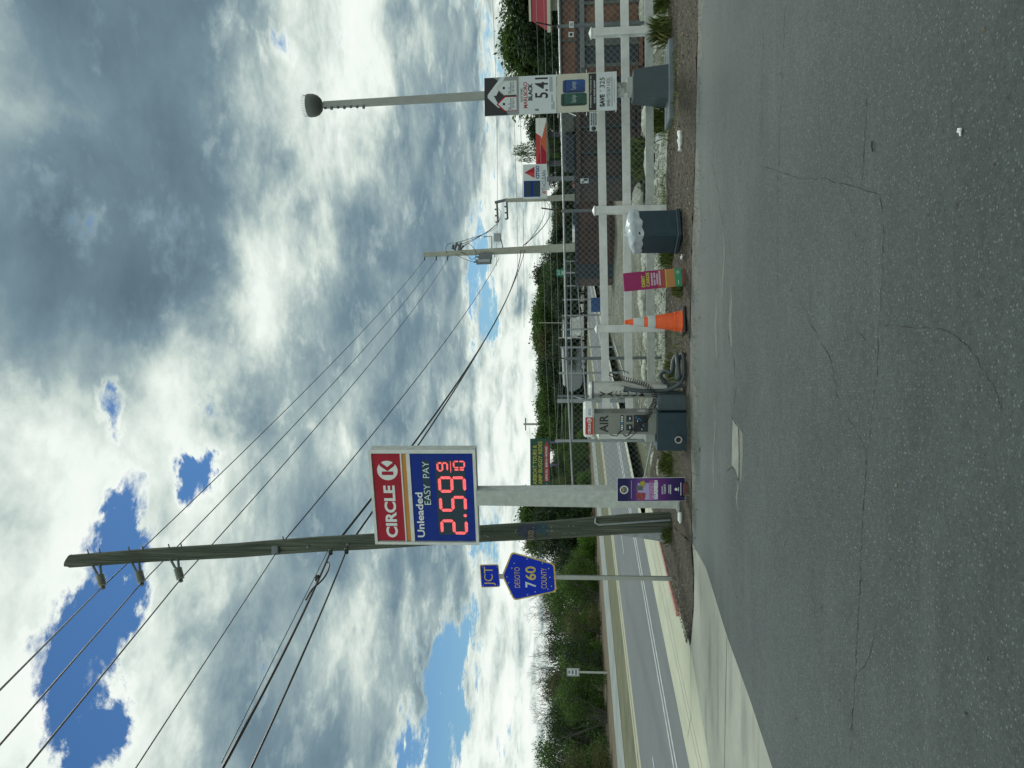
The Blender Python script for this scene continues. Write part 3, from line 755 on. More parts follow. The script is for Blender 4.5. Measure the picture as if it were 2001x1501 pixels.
b.poly([(kx-.018, kz), (kx+.05, kz), (kx+.15, kz-kh*.95), (kx+.075, kz-kh*.95)], -.043); b.build('emblem', None, bp)
b = MB(); b.box(px0+.05, px1-.05, -.036, -.02, zf(.351), zf(.305)); b.build('orange_stripe', orange, ps)
b = MB(); b.box(px0+.05, px1-.05, -.036, -.02, zf(.975), zf(.384)); pp = b.build('price_panel', blue, ps)
b = MB(); b.text('Unleaded', xf(.07), xf(.56), zf(.485), zf(.415), -.039, bold=.022); b.build('lettering', wht, pp)
b = MB(); b.rect(xf(.10), xf(.90), zf(.90), zf(.62), -.0385); b.rect(xf(.42), xf(.90), zf(.565), zf(.495), -.0385); b.build('display', slate, pp)
SEG = {'0': 'abcdef', '1': 'bc', '2': 'abged', '5': 'afgcd', '9': 'abfgcd'}
def seg7(b, ch, x0, x1, z0, z1, t, y):
    zm = (z0+z1)/2; g_ = t*.16
    def hb(z): return [(x0+t*.5+g_, z), (x0+t+g_, z+t/2), (x1-t-g_, z+t/2), (x1-t*.5-g_, z), (x1-t-g_, z-t/2), (x0+t+g_, z-t/2)]
    def vb(x, a, c): return [(x, a+g_), (x+t/2, a+t/2+g_), (x+t/2, c-t/2-g_), (x, c-g_), (x-t/2, c-t/2-g_), (x-t/2, a+t/2+g_)]
    xl, xr, zt, zb = x0+t/2, x1-t/2, z1-t/2, z0+t/2
    D_ = {'a': hb(zt), 'g': hb(zm), 'd': hb(zb), 'f': vb(xl, zm, zt), 'b': vb(xr, zm, zt), 'e': vb(xl, zb, zm), 'c': vb(xr, zb, zm)}
    for c in SEG[ch]: b.poly(D_[c][::-1], y)
for st, a, c, z0, z1, t in (('2', .105, .27, .905, .64, .05), ('5', .355, .525, .905, .64, .05), ('9', .56, .735, .905, .64, .05), ('9', .785, .885, .745, .635, .03), ('1', .762, .812, .905, .79, .026), ('0', .818, .90, .905, .79, .026)):
    b = MB(); seg7(b, st, xf(a), xf(c), zf(z0), zf(z1), t, -.042); b.build('digit', led, pp)
b = MB(); b.disc(xf(.312), zf(.885), .028, -.042, 10); b.rect(xf(.775), xf(.895), zf(.772), zf(.764), -.042); b.build('point', led, pp)
b = MB(); b.text('EASY  PAY', xf(.43), xf(.89), zf(.562), zf(.50), -.042, bold=-.012); b.build('display_text', led_w, pp)
# ---- wooden utility pole
pb = G(1313, 1019); pt = D(137, 1096, 13.2); zt = pt.z
up = thing('utility_pole', 'tall weathered wooden utility pole leaning behind the price sign', 'utility pole', (pb.x, pb.y, 0))
dx, dy = pt.x-pb.x, pt.y-pb.y
def pole_at(z): return Vector((dx*z/zt, dy*z/zt, z))
b = MB(); n = 14
b.tube([pole_at(zt*k/n)+Vector((.008*math.sin(k*1.7), 0, -.3 if k == 0 else 0)) for k in range(n+1)], [np.interp(k/n, [0, .12, .28, .48, .72, 1], [.185, .165, .147, .137, .129, .115]) for k in range(n+1)], 18, cap=True)
pole_o = b.build('pole', wood, up, smooth=True)
b = MB(); q = pole_at(zt-.02); b.loft([[tuple(q+Vector((.114*math.cos(t)-.0, .114*math.sin(t), 0))) for t in [k*math.pi/6 for k in range(12)]], [tuple(q+Vector((.108*math.cos(t), .108*math.sin(t), .012+.045*(1-math.cos(t))))) for t in [k*math.pi/6 for k in range(12)]]]); b.build('slanted_top', wood, up)
INS = []
for (xx, yy, y1) in ((198, 1104, 1146), (274, 1098, 1139), (350, 1092, 1132)):
    A0 = D(xx-8, yy, 13.15)-Vector((pb.x, pb.y, 0)); A1 = D(xx+3, y1, 13.0)-Vector((pb.x, pb.y, 0))
    ax = (A1-A0); L = ax.length; ax.normalize(); up_ = Vector((0, 0, 1))
    b = MB()
    for dz in (.10, -.06): b.tube([A0+up_*dz*.9, A0+ax*L*.42+up_*dz*.45, A0+ax*L*.5], .022, 6)
    br_ = b.build('bracket', galv_d, up)
    prof = []; b = MB()
    pts_, rr = [], []
    for k in range(17):
        pts_.append(A0+ax*(L*.46+L*.54*k/16)); rr.append(.072 if k % 2 else .034)
    b.tube(pts_, rr, 14); b.build('insulator', mat('porcelain', (.30, .33, .30, 1), .35), up, smooth=False)
    b = MB(); b.tube([A1-ax*.02, A1+ax*.05], .035, 8); b.build('wire_clamp', galv_d, up)
    INS.append(A1+Vector((pb.x, pb.y, 0)))
b = MB()
for xx in (168, 191, 248, 275, 326, 350, 550):
    q = D(xx, 1089 if xx < 300 else 1062, 13.1)-Vector((pb.x, pb.y, 0)); q0 = pole_at(q.z)
    b.tube([q0+Vector((.1, -.03, 0)), q0+Vector((.19, -.03, .02))], .011, 6)
b.build('bolts', galv_d, up)
b = MB(); c0 = pole_at(0.05); c1 = pole_at(1.25)
b.tube([c0+Vector((.06, -.19, 0)), c1+Vector((.055, -.17, 0)), c1+Vector((.09, -.17, .06)), c1+Vector((.16, -.12, .05))], .016, 8); b.build('conduit', galv, up)
b = MB(); b.loft([[(-.36,-.06,0),(-.18,-.1,0),(-.18,.1,0),(-.36,.06,0)], [(-.215,-.05,1.0),(-.18,-.06,1.0),(-.18,.06,1.0),(-.215,.05,1.0)]]); b.build('ground_guard', galv, up)
b = MB(); random.seed(17)
for k in range(60):
    z = random.uniform(1.0, 3.6); q = pole_at(z); a = R_(random.uniform(-60, 50)); r_ = .158
    x, y = q.x+r_*math.sin(a), q.y-r_*math.cos(a); b.box(x-.006, x+.006, y-.006, y+.004, z, z+random.choice((.004, .012)))
b.build('staples', mat('old_staple', (.30, .32, .30, 1), .6, var=.3), up)
for z in (2.05, 3.9, 5.6, 6.3, 6.9):
    q = pole_at(z); b = MB(); b.tube([q+Vector((.0, -.12, 0)), q+Vector((.0, -.165, 0))], .022, 8); b.build('bolt_head', galv_d, up)
q = D(540, 1078, 13.1)-Vector((pb.x, pb.y, 0)); b = MB(); b.box(q.x-.05, q.x+.10, q.y-.05, q.y+.05, q.z-.05, q.z+.07, bev=.012); b.build('neutral_bracket', galv_d, up)
po = MB(); q = pole_at(2.6)
tagd = MB()
for k, (zz0, zz1, mm_) in enumerate(((2.32, 2.62, 'poster_navy'), (2.12, 2.32, 'poster_teal'))):
    col_ = (.018, .028, .06, 1) if k == 0 else (.008, .05, .07, 1)
    tb = MB(); q = pole_at((zz0+zz1)/2); r_ = .156
    ring = [(q.x+r_*math.sin(t), q.y-r_*math.cos(t)) for t in [R_(-62+k2*11) for k2 in range(12)]]
    tb.add([(x, y, zz0) for x, y in ring]+[(x, y, zz1) for x, y in ring], [(i, i+1, 13+i-0, 12+i) for i in range(11)])
    tb.build('weathered_notice', mat(mm_, col_, .5, var=.4, vs=14), up)
    tb = MB()
    if k == 0:
        tb.use(mat('faded_gold', (.30, .24, .10, 1), .5, var=.3)).text('5302', q.x-.15, q.x+.04, zz0+.04, zz0+.13, 0, bold=.0, bend=None)
        tb.v = [(x, q.y-math.sqrt(max(.0, (r_+.004)**2-(x-q.x)**2)), z) for x, y, z in tb.v]
    else:
        tb.use(mat('faded_print', (.2, .3, .32, 1), .5, var=.3))
        for j in range(4): tb.rect(q.x-.15, q.x+.10-.03*j, zz0+.03+j*.042, zz0+.045+j*.042, q.y-r_-.004)
        tb.v = [(x, q.y-math.sqrt(max(.0, (r_+.004)**2-(x-q.x)**2)), z) for x, y, z in tb.v]
    tb.build('faded_print', None, up)
# ---- county route sign
jb = G(1320, 1131)
jc = thing('junction_sign', 'blue JCT plate and pentagon DESOTO COUNTY 760 marker on a steel post', 'road sign', (jb.x, jb.y, 0), R_(-8))
b = MB(); zt_ = D(975, 1130, jb.y).z
b.box(-.035, .035, -.012, .0, -.2, zt_+.1); b.box(-.035, -.024, -.0, .03, -.2, zt_+.1); b.box(.024, .035, -.0, .03, -.2, zt_+.1); b.build('post', steel_dull, jc)
k_ = jb.y/FPX
def jp(x, y): return ((1131-y)*k_, 1.7+(1118.3-x)*k_+.0)
def rounded(P, r, n=4):
    out = []
    for i in range(len(P)):
        a, c, d = Vector(P[i-1]), Vector(P[i]), Vector(P[(i+1) % len(P)])
        u = (a-c).normalized()*r; w = (d-c).normalized()*r
        for j in range(n+1):
            t = j/n; out.append(tuple((c+u)*(1-t)**2+c*2*t*(1-t)+(c+w)*t*t))
    return out
def centre_scale(P, kx): 
    cx = sum(p[0] for p in P)/len(P); cz = sum(p[1] for p in P)/len(P); return [(cx+(p[0]-cx)*kx, cz+(p[1]-cz)*kx) for p in P]
pent = [jp(980, 1128), jp(1000, 1079), jp(1084, 1103), jp(1087, 1159), jp(1003, 1179)][::-1]
b = MB(); b.use(ryel); b.prism(rounded(pent, .06), -.022, -.014); b.use(rblue).poly(rounded(centre_scale(pent, .94), .055), -.0245)
pl_ = b.build('pentagon_plate', None, jc)
cx = jp(1040, 1130)[0]
b = MB(); b.text('DESOTO', jp(0, 1152)[0], jp(0, 1110)[0], jp(1015.5, 0)[1], jp(1005, 0)[1], -.027, bold=-.0); b.text('COUNTY', jp(0, 1153)[0], jp(0, 1111)[0], jp(1068, 0)[1], jp(1057, 0)[1], -.027, bold=0.); b.build('county_name', ryel, pl_)
b = MB(); b.text('7', jp(0, 1151)[0], jp(0, 1139)[0], jp(1047, 0)[1], jp(1026, 0)[1], -.027, bold=.02); b.use(rwht)
b.mats = [rwht]; b.build('route_number', None, pl_)
b = MB(); b.text('60', jp(0, 1136)[0], jp(0, 1108)[0], jp(1047, 0)[1], jp(1026, 0)[1], -.027, bold=.02); b.build('route_number', ryel, pl_)
b = MB(); random.seed(4)
for (x, y) in ((990, 1130), (1000, 1112), (993, 1142), (1005, 1102), (996, 1165), (1030, 1093), (1060, 1101), (1072, 1112), (1074, 1130), (1070, 1154), (1030, 1166), (1077, 1148), (1045, 1160)):
    p = jp(x, y); b.disc(p[0], p[1], .010, -.0265, 8)
b.build('reflector_buttons', mat('button_glass', (.40, .5, .42, 1), .2, var=0), pl_)
jrect = [jp(937, 1106), jp(974, 1105), jp(976.5, 1151), jp(939, 1153)][::-1]
b = MB(); b.use(ryel); b.prism(rounded(jrect, .035), -.022, -.014); b.use(rblue).poly(rounded(centre_scale(jrect, .93), .03), -.0245); pj = b.build('jct_plate', None, jc)
b = MB(); b.text('JCT', jp(0, 1148)[0], jp(0, 1110)[0], jp(968, 0)[1], jp(945, 0)[1], -.027, bold=.0); b.build('lettering', ryel, pj)
b = MB()
for (x, y) in ((942, 1110), (971, 1110), (943, 1148), (972, 1147)): p = jp(x, y); b.disc(p[0], p[1], .007, -.0265, 8)
b.build('reflector_buttons', MATS['button_glass'], pj)
# ---- street lamp on its bollard base, cigarette price board
lb = Vector((4.86, 12.75, 0)); lt = D(633, 205.5, 12.7)
lp = thing('lamp_post', 'grey square lamp post with round bird-spiked head rising above the cigarette sign', 'lamp post', lb)
b = MB(); tx = lt.x-lb.x; ty = lt.y-lb.y
b.loft([[(-.065,-.065,.7),(.065,-.065,.7),(.065,.065,.7),(-.065,.065,.7)], [(tx-.048,ty-.048,lt.z),(tx+.048,ty-.048,lt.z),(tx+.048,ty+.048,lt.z),(tx-.048,ty+.048,lt.z)]]); b.build('pole', mat('pole_paint', (.30, .33, .31, 1), .55, var=.12), lp)
Mh = Matrix.Translation((tx, ty, lt.z-.02))
b = MB(); b.lathe([(.03, 0), (.05, .01), (.05, .05), (.11, .07), (.16, .12), (.187, .19), (.19, .26), (.185, .29), (.12, .31), (.0, .315)], 24, Mh); hd = b.build('lamp_head', mat('lamp_grey', (.10, .115, .11, 1), .5, var=.15), lp, smooth=True)
b = MB(); random.seed(8)
for k in range(40):
    a = 2*math.pi*k/40; b.tube([(tx+.165*math.cos(a), ty+.165*math.sin(a), lt.z+.27), (tx+.175*math.cos(a), ty+.175*math.sin(a), lt.z+.34)], .0025, 4)
b.build('bird_spikes', galv, hd)
b = MB()
for k in range(7): b.box(tx+.0-.075-random.random()*.02, tx-.05, ty-.06, ty-.02, lt.z-.05-.11*k, lt.z-.015-.11*k)
b.build('wasp_nests', mat('mud', (.10, .11, .10, 1), .9), lp)
b = MB(); b.loft([[(-.28,-.22,.1),(.27,-.22,.1),(.27,.22,.1),(-.28,.22,.1)], [(-.215,-.2,.66),(.215,-.2,.66),(.215,.2,.66),(-.215,.2,.66)]]); b.build('pedestal', navy_l, lp)
b = MB(); b.box(-.63, .65, -.30, .32, -.05, .105, bev=.012); b.build('plinth', mat('plinth_blue', (.13, .17, .19, 1), .6, var=.15, bump=.2), lp)
b = MB(); b.box(-.13, .13, -.12, .12, .66, .76, bev=.01); b.build('collar', vinyl_dirty, lp)
CY = 12.45; kc = CY/FPX
c0 = D(947, 191, CY); c1 = D(1205, 178, CY); cc = Vector(((c0.x+c1.x)/2, CY, 0))
cz1, cz0, czm = c0.z, c1.z, D(1088, 185, CY).z
cs = thing('cigarette_sign', 'tall white tobacco price board reading MARLBORO BLACK 5.41 strapped to the lamp post', 'sign', cc, R_(-2))
hw = .305
def sk(z): return (c0.x-cc.x)*(z-(cz0+cz1)/2)/((cz1-cz0)/2)*.9
def cx_(f, z): return -hw+2*hw*f+sk(z)
def crect(b, f0, f1, z0, z1, y): return b.add([(cx_(f0, z0), y, z0), (cx_(f1, z0), y, z0), (cx_(f1, z1), y, z1), (cx_(f0, z1), y, z1)], [(0, 1, 2, 3)])
def cbox(b, f0, f1, z0, z1, y0, y1):
    v = [(cx_(f, z), y, z) for z in (z0, z1) for (f, y) in ((f0, y0), (f1, y0), (f1, y1), (f0, y1))]
    return b.add(v, [(0,3,2,1),(4,5,6,7),(0,1,5,4),(1,2,6,5),(2,3,7,6),(3,0,4,7)])
def cpoly(b, P, y): return b.add([(cx_(f, z), y, z) for f, z in P], [tuple(range(len(P)))])
b = MB(); cbox(b, 0, 1, czm+.004, cz1, -.02, 0); up_p = b.build('price_board', paper, cs)
HB = cz1-czm
def uz(f): return cz1-HB*f
b = MB(); b.use(ink); crect(b, 0, 1, uz(.475), uz(0), -.0225); b.use(mat('mid_grey', (.24, .27, .28, 1), .5)); crect(b, 0, 1, uz(.475), uz(.44), -.024)
cpoly(b, [(0, uz(.455)), (0, uz(.33)), (.1, uz(.30)), (.1, uz(.455))], -.0245); cpoly(b, [(.9, uz(.455)), (.9, uz(.20)), (1, uz(.12)), (1, uz(.455))], -.0245)
b.use(paper); cpoly(b, [(.20, uz(.19)), (.20, uz(.215)), (.52, uz(.13)), (.52, uz(.165)), (1, uz(.29)), (1, uz(.23)), (.55, uz(.045)), (.47, uz(.045))], -.0250)
for f0, col_ in ((.1, red), (.52, cream)):
    b.use(col_); cpoly(b, [(f0, uz(.45)), (f0, uz(.27)), (f0+.19, uz(.165)), (f0+.38, uz(.27)), (f0+.38, uz(.45))], -.0262)
    b.use(paper); cpoly(b, [(f0+.015, uz(.445)), (f0+.015, uz(.29)), (f0+.19, uz(.19)), (f0+.365, uz(.29)), (f0+.365, uz(.445))], -.0275)
b.build('pack_picture', None, up_p)
b = MB()
for f0 in (.14, .56): b.text('Marlboro', cx_(f0, uz(.36)), cx_(f0+.3, uz(.36)), uz(.415), uz(.325), -.0285, bold=-.01); b.disc(cx_(f0+.15, uz(.27)), uz(.27), .022, -.0285, 10)
b.text('BLACK', cx_(.35, uz(.7)), cx_(.80, uz(.7)), uz(.665), uz(.605), -.0225, bold=.04)
b.text('5.41', cx_(.40, uz(.8)), cx_(.94, uz(.8)), uz(.88), uz(.70), -.0225, bold=.015)
b.text('$', cx_(.07, uz(.8)), cx_(.13, uz(.8)), uz(.77), uz(.70), -.0225, bold=.03)
b.text('SAVE MORE', cx_(.33, uz(.5)), cx_(.68, uz(.5)), uz(.53), uz(.50), -.0225, bold=-.0)
b.use(mat('grey_ink', (.16, .18, .19, 1), .5))
for f0, f1, a in ((.1, .24, .93), (.28, .48, .93), (.55, .95, .905), (.55, .95, .93), (.1, .3, .955)): crect(b, f0, f1, uz(a+.008), uz(a), -.0225)
b.mats = [ink, MATS['grey_ink']]; b.build('lettering', None, up_p)
b = MB(); b.text('MARLBORO', cx_(.16, uz(.58)), cx_(.84, uz(.58)), uz(.595), uz(.54), -.0225, bold=.012); b.build('brand_lettering', red, up_p)
b = MB(); cbox(b, .0, 1.0, cz0, czm-.004, -.02, 0); lo_p = b.build('snuff_board', cream, cs)
HB2 = czm-cz0
def lz(f): return czm-HB2*f
b = MB(); b.use(cream); b.use(ink); crect(b, .02, .98, lz(.66), lz(.535), -.0225)
b.use(paper); crect(b, 0, 1, lz(1.), lz(.665), -.0225); b.build('warning_strip', None, lo_p)
b = MB()
for f0, f1, z0, z1, mm_, m2 in ((.16, .49, .50, .07, 'tin_green', (.012, .075, .06, 1)), (.50, .84, .475, .10, 'tin_blue', (.012, .06, .22, 1))):
    b.use(mat(mm_, m2, .3, var=.35, vs=9))
    P = [(f0, lz(z0-.03)), (f0+.03, lz(z0)), (f1-.03, lz(z0)), (f1, lz(z0-.03)), (f1, lz(z1+.03)), (f1-.03, lz(z1)), (f0+.03, lz(z1)), (f0, lz(z1+.03))]
    cpoly(b, P, -.024)
    b.use(ink); crect(b, f0+.01, f1-.01, lz(z1+.055), lz(z1+.03), -.0255); crect(b, f0+.02, f0+.05, lz(z0-.06), lz(z1+.08), -.0255)
    b.use(paper); b.text('Copenhagen', cx_(f0+.08, lz(.3)), cx_(f1-.05, lz(.3)), lz(.34), lz(.24), -.0255, bold=-.01)
b.build('tin_picture', None, lo_p)
b = MB(); b.use(wht); b.text('WARNING: This product can', cx_(.08, lz(.57)), cx_(.92, lz(.57)), lz(.588), lz(.553), -.0245, bold=.0); b.text('cause mouth cancer', cx_(.2, lz(.63)), cx_(.8, lz(.63)), lz(.643), lz(.608), -.0245, bold=.0)
b.use(ink); b.text('SAVE', cx_(.1, lz(.76)), cx_(.42, lz(.76)), lz(.80), lz(.715), -.0245, bold=.05); b.text("' 325", cx_(.5, lz(.76)), cx_(.86, lz(.76)), lz(.80), lz(.715), -.0245, bold=.01)
b.text('WHEN YOU BUY A ROLL', cx_(.1, lz(.87)), cx_(.86, lz(.87)), lz(.895), lz(.83), -.0245, bold=.0); crect(b, .1, .86, lz(.925), lz(.917), -.0245); crect(b, .2, .8, lz(.96), lz(.955), -.0245); b.build('lettering', None, lo_p)
b = MB()
for z, f in ((czm, 1.0), (lz(.5), 1.0), (lz(.5), 0.), (lz(.99), 0.06), (czm-.02, -.02)):
    x = cx_(f, z); sgn = 1 if f > .5 else -1; b.tube([(x-.02*sgn, .012, z), (x+.06*sgn, .006, z+.004)], .006, 5)
b.tube([(cx_(.0, lz(.2)), 0, lz(.2)), (cx_(-.1, lz(.3)), -.01, lz(.32))], .008, 5)
b.tube([(.05+sk(cz0)+.05*math.cos(t), .01, cz0-.0-.06*abs(math.sin(t))) for t in [k*math.pi/10 for k in range(11)]], .005, 5)
b.build('strap_ends', wht, cs)
b = MB(); cbox(b, .1, .9, cz0+.1, cz0+.14, 0, .2); cbox(b, .1, .9, cz1-.3, cz1-.26, 0, .2); b.box(-.06+sk(cz0), .06+sk(cz0), .05, .13, cz0-.12, cz0+.1); b.build('mounting_bracket', vinyl_dirty, cs)
# ---- posters on stands
pm = G(1343, 956)
pu = thing('lottery_poster', 'narrow purple poster board with GAMES! lettering in front of the white sign post', 'poster', (pm.x, pm.y, .03), R_(-3))
kq = pm.y/FPX; hh = 1.005; hw2 = .175; leanM = Matrix.Rotation(R_(4), 4, 'X')
b = MB(); b.box(-hw2, hw2, .0, .012, 0, hh, leanM); brd = b.build('board', wht, pu)
pg_ = bpy.data.materials.new('purple_print'); pg_.use_nodes = True; T = NT(pg_.node_tree); bb_ = pg_.node_tree.nodes['Principled BSDF']
zc = T.sep(T.node('ShaderNodeTexCoord').outputs['Object'])[2]
T.put(bb_.inputs['Base Color'], T.ramp(zc, [(.0, (.012, .012, .075, 1)), (.22, (.04, .015, .12, 1)), (.42, (.13, .022, .19, 1)), (.62, (.16, .06, .28, 1)), (.74, (.09, .035, .2, 1)), (.86, (.014, .012, .085, 1))])); bb_.inputs['Roughness'].default_value = .3
b = MB()
for k in range(10): b.rect(-hw2+.004, hw2-.004, hh*k/10+.004*(k == 0), hh*(k+1)/10-.004*(k == 9), -.0015, leanM)
b.build('print', pg_, brd)
def PR(b, x0, x1, f0, f1, y=-.004): return b.rect(x0, x1, hh*(1-f1), hh*(1-f0), y, leanM)
b = MB(); b.use(wht)
for r_, m_ in ((.062, wht), (.047, mat('badge_grey', (.12, .13, .12, 1), .5, var=.6, vs=40))):
    b.use(m_); b.add([(leanM @ Vector((.0+r_*math.cos(t), -.004-(.0015 if r_ < .05 else 0), hh*.9+r_*math.sin(t))))[:] for t in [k*math.pi/12 for k in range(24)]], [tuple(range(24))])
b.use(mat('badge_tan', (.4, .26, .09, 1), .5)); PR(b, -.03, .025, .075, .095, -.007)
b.use(lilac); PR(b, -.13, .14, .205, .212); PR(b, -.15, .1, .30, .60, -.0035)
b.use(mat('ticket_red', (.30, .06, .07, 1), .5, var=.4, vs=30)); b.add([(leanM @ Vector(p))[:] for p in ((-.16, -.006, hh*.60), (-.05, -.006, hh*.58), (-.04, -.006, hh*.72), (-.14, -.006, hh*.72))], [(0, 1, 2, 3)])
b.use(MATS['badge_grey']); PR(b, -.01, .06, .28, .38, -.006)
b.use(mat('ticket_yellow', (.36, .32, .04, 1), .5, var=.4, vs=30)); b.add([(leanM @ Vector(p))[:] for p in ((.035, -.0075, hh*.62), (.075, -.0075, hh*.585), (.135, -.0075, hh*.60), (.125, -.0075, hh*.66), (.08, -.0075, hh*.67))], [(0, 1, 2, 3, 4)])
b.build('ticket_picture', None, brd)
b = MB(); b.use(pink); b.text('PRIZES', -.14, .14, hh*.465, hh*.53, -.007, bold=.02, M=leanM); b.use(wht)
b.text('GAMES!', -.14, .14, hh*.405, hh*.455, -.007, bold=.05, M=leanM); b.text('TODAY!', -.07, .075, hh*.285, hh*.318, -.005, bold=.02, M=leanM)
for x0, x1, f in ((-.06, .08, .54), (-.07, .05, .655), (-.06, .07, .755), (-.07, .07, .78), (-.03, .03, .895), (-.09, .1, .93)): PR(b, x0, x1, f, f+.010, -.005)
b.add([(leanM @ Vector((.022*math.cos(t), -.005, hh*.135+.022*math.sin(t))))[:] for t in [k*math.pi/8 for k in range(16)]], [tuple(range(16))]); b.build('lettering', None, brd)
b = MB(); b.box(-.09, .09, -.02, .14, -.03, .03, bev=.01); b.build('foot', mat('brick_red', (.13, .05, .045, 1), .8, var=.2), pu)
b = MB(); b.tube([(.1, .01, 0), (.13, .18, -.02), (.13, .2, .5)], .008, 6); b.tube([(-.1, .01, 0), (-.13, .18, -.02), (-.13, .2, .5)], .008, 6); b.build('wire_stand', black, pu)
dm = G(1340, 541)
db = thing('debit_poster', 'leaning magenta and orange poster board with DEBIT CARDS lettering', 'poster', (dm.x, dm.y, .06), R_(-8))
h3 = .86; LM = Matrix.Rotation(R_(-4.5), 4, 'Y') @ Matrix.Rotation(R_(5), 4, 'X')
b = MB(); b.box(-.135, .135, 0, .055, .0, h3, LM); brd = b.build('board', magenta, db)
b = MB()
for f0, f1, m_ in ((0, .58, magenta), (.58, .72, mat('poster_coral', (.36, .07, .06, 1), .45, var=.12)), (.72, .735, lime), (.735, .88, porange), (.88, 1, pgreen)):
    b.use(m_).rect(-.133, .133, h3*(1-f1), h3*(1-f0), -.002, LM)
b.build('print', None, brd)
b = MB(); b.use(lime); b.text('DEBIT', -.095, .075, h3*.635, h3*.695, -.005, bold=.04, M=LM); b.text('CARDS', -.095, .11, h3*.555, h3*.615, -.005, bold=.04, M=LM)
b.use(mat('pale_pink', (.55, .42, .55, 1), .5))
for k, (x0, x1) in enumerate(((-.085, .1), (-.085, .0), (.02, .10), (-.075, .085), (-.09, .12))): 
    z = h3*(.515-.045*[0, 1, 1, 2, 3][k]); b.rect(x0, x1, z-.013, z+.012, -.005, LM)
b.use(wht); b.add([(LM @ Vector((.075+.022*math.cos(t), -.005, h3*.06+.022*math.sin(t))))[:] for t in [k*math.pi/8 for k in range(16)]], [tuple(range(16))]); b.rect(-.1, -.04, h3*.055, h3*.065, -.005, LM)
b.use(pgreen); b.add([(LM @ Vector((.075+.014*math.cos(t), -.0065, h3*.06+.014*math.sin(t))))[:] for t in [k*math.pi/8 for k in range(16)]], [tuple(range(16))])
b.build('lettering', None, brd)
b = MB(); b.box(-.11, .13, -.05, .12, -.07, -.002, bev=.012); b.build('foot', MATS['brick_red'], db)
# ---- traffic cone
cm = G(1343, 627); ch = .90
co_ = thing('traffic_cone', 'tall orange traffic cone with two white collars on a black base', 'traffic cone', (cm.x, cm.y+.1, .02), R_(10))
b = MB(); b.box(-.19, .19, -.19, .19, 0, .05, bev=.02); b.build('base', black, co_)
b = MB(); b.lathe([(.165, .05), (.165, .058), (.150, .075), (.143, .15), (.147, .152), (.143, .158), (.135, .16), (.040, .82), (.032, .83), (.033, .86), (.024, .885), (.0, .885)], 28); cn = b.build('cone', cone_o, co_, smooth=True)
b = MB()
def rc(z): return .135-(z-.16)*(.135-.040)/(.82-.16)+.004
for z0, z1 in ((.435, .545), (.60, .755)):
    b = MB(); b.lathe([(rc(z0)-.002, z0), (rc(z0), z0+.002), (rc(z1), z1-.002), (rc(z1)-.002, z1)], 28); b.build('reflective_collar', cone_w, co_, smooth=True)
# ---- trash can
tm = G(1337, 446)
tcn = thing('trash_can', 'square dark blue-grey trash can with a loose white bag over its rim', 'trash can', (tm.x, tm.y+.24, .02), R_(26))
b = MB(); w_ = .235
b.box(-w_, w_, -w_, w_, .05, .675, bev=.018); b.box(-w_-.012, w_+.012, -w_-.012, w_+.012, .02, .085, bev=.012); cbod = b.build('body', navy, tcn)
b = MB(); b.box(-w_+.02, w_-.02, -w_-.003, -w_, .10, .66); b.box(-w_-.003, -w_, -w_+.02, w_-.02, .10, .66); b.build('side_panel', navy, tcn)
b = MB()
for sx_ in (-1, 1):
    for sy_ in (-1, 1): b.box(sx_*.2-.02, sx_*.2+.02, sy_*.2-.02, sy_*.2+.02, -.02, .02)
b.build('feet', black, tcn)
random.seed(21); b = MB(); rings = []; n = 40
for j, (rr_, z) in enumerate(((.258, .635), (.262, .655), (.258, .68), (.264, .70), (.266, .72), (.255, .745), (.235, .765), (.19, .785), (.11, .80), (.03, .81))):
    ring = []
    for i in range(n):
        t = 2*math.pi*i/n; c_, s_ = math.cos(t), math.sin(t)
        sq = 1/max(abs(c_), abs(s_))**.75 if j < 6 else 1/max(abs(c_), abs(s_))**.5
        wob = 1+.025*math.sin(7*t+j*.6)+.02*math.sin(11*t-j)
        zz_ = z+((.02*math.sin(t*2+1)-.065*math.cos(t-3.4)*(1-j/3)+.012*math.sin(9*t)) if j < 3 else .012*math.sin(5*t+j)+.03*math.sin(t+2.9)*min(1, (j-2)/3))
        ring.append((rr_*sq*c_*wob, rr_*sq*s_*wob, zz_))
    rings.append(ring)
b.loft(rings); b.build('trash_bag', bag_m, tcn, smooth=True)
b = MB(); b.tube([(-.08, 0, .80), (-.03, .02, .835), (.02, .0, .82), (.05, -.02, .86)], [.004, .02, .008, .003], 10); b.build('bag_knot', bag_m, tcn, smooth=True)
# ---- air machine
am = G(1343, 838)
ai = thing('air_machine', 'stainless coin air machine with white CIRCLE K topper on a dark blue plinth', 'air machine', (am.x, am.y+.22, 0), R_(-10))
k = am.y/FPX
b = MB(); b.box(-.29, .28, -.24, .24, -.02, .44, bev=.008); pln = b.build('plinth', navy, ai)
b = MB(); b.box(.281, .53, -.17, .26, -.02, .42, bev=.03); b.build('plinth_lit_side', navy_l, ai)  # right side of the plinth, light falling on it put into a paler colour
b = MB(); b.add([(.0, 0, 0)], []); b = MB()
for r0, r1, y in ((.052, .038, -.262),):
    n = 24; vs = [(-.12+r*math.cos(t), yy, .13+r*math.sin(t)) for (r, yy) in ((.055, -.2405), (.055, y), (.040, y), (.034, -.242)) for t in [k2*2*math.pi/n for k2 in range(n)]]
    b.add(vs, [(r*n+i, r*n+(i+1) % n, (r+1)*n+(i+1) % n, (r+1)*n+i) for r in range(3) for i in range(n)])
b.build('outlet_ring', steel, pln); b = MB(); b.disc(-.12, .13, .036, -.2445); b.disc(-.12, .13, .018, -.249); b.build('outlet', black, pln)
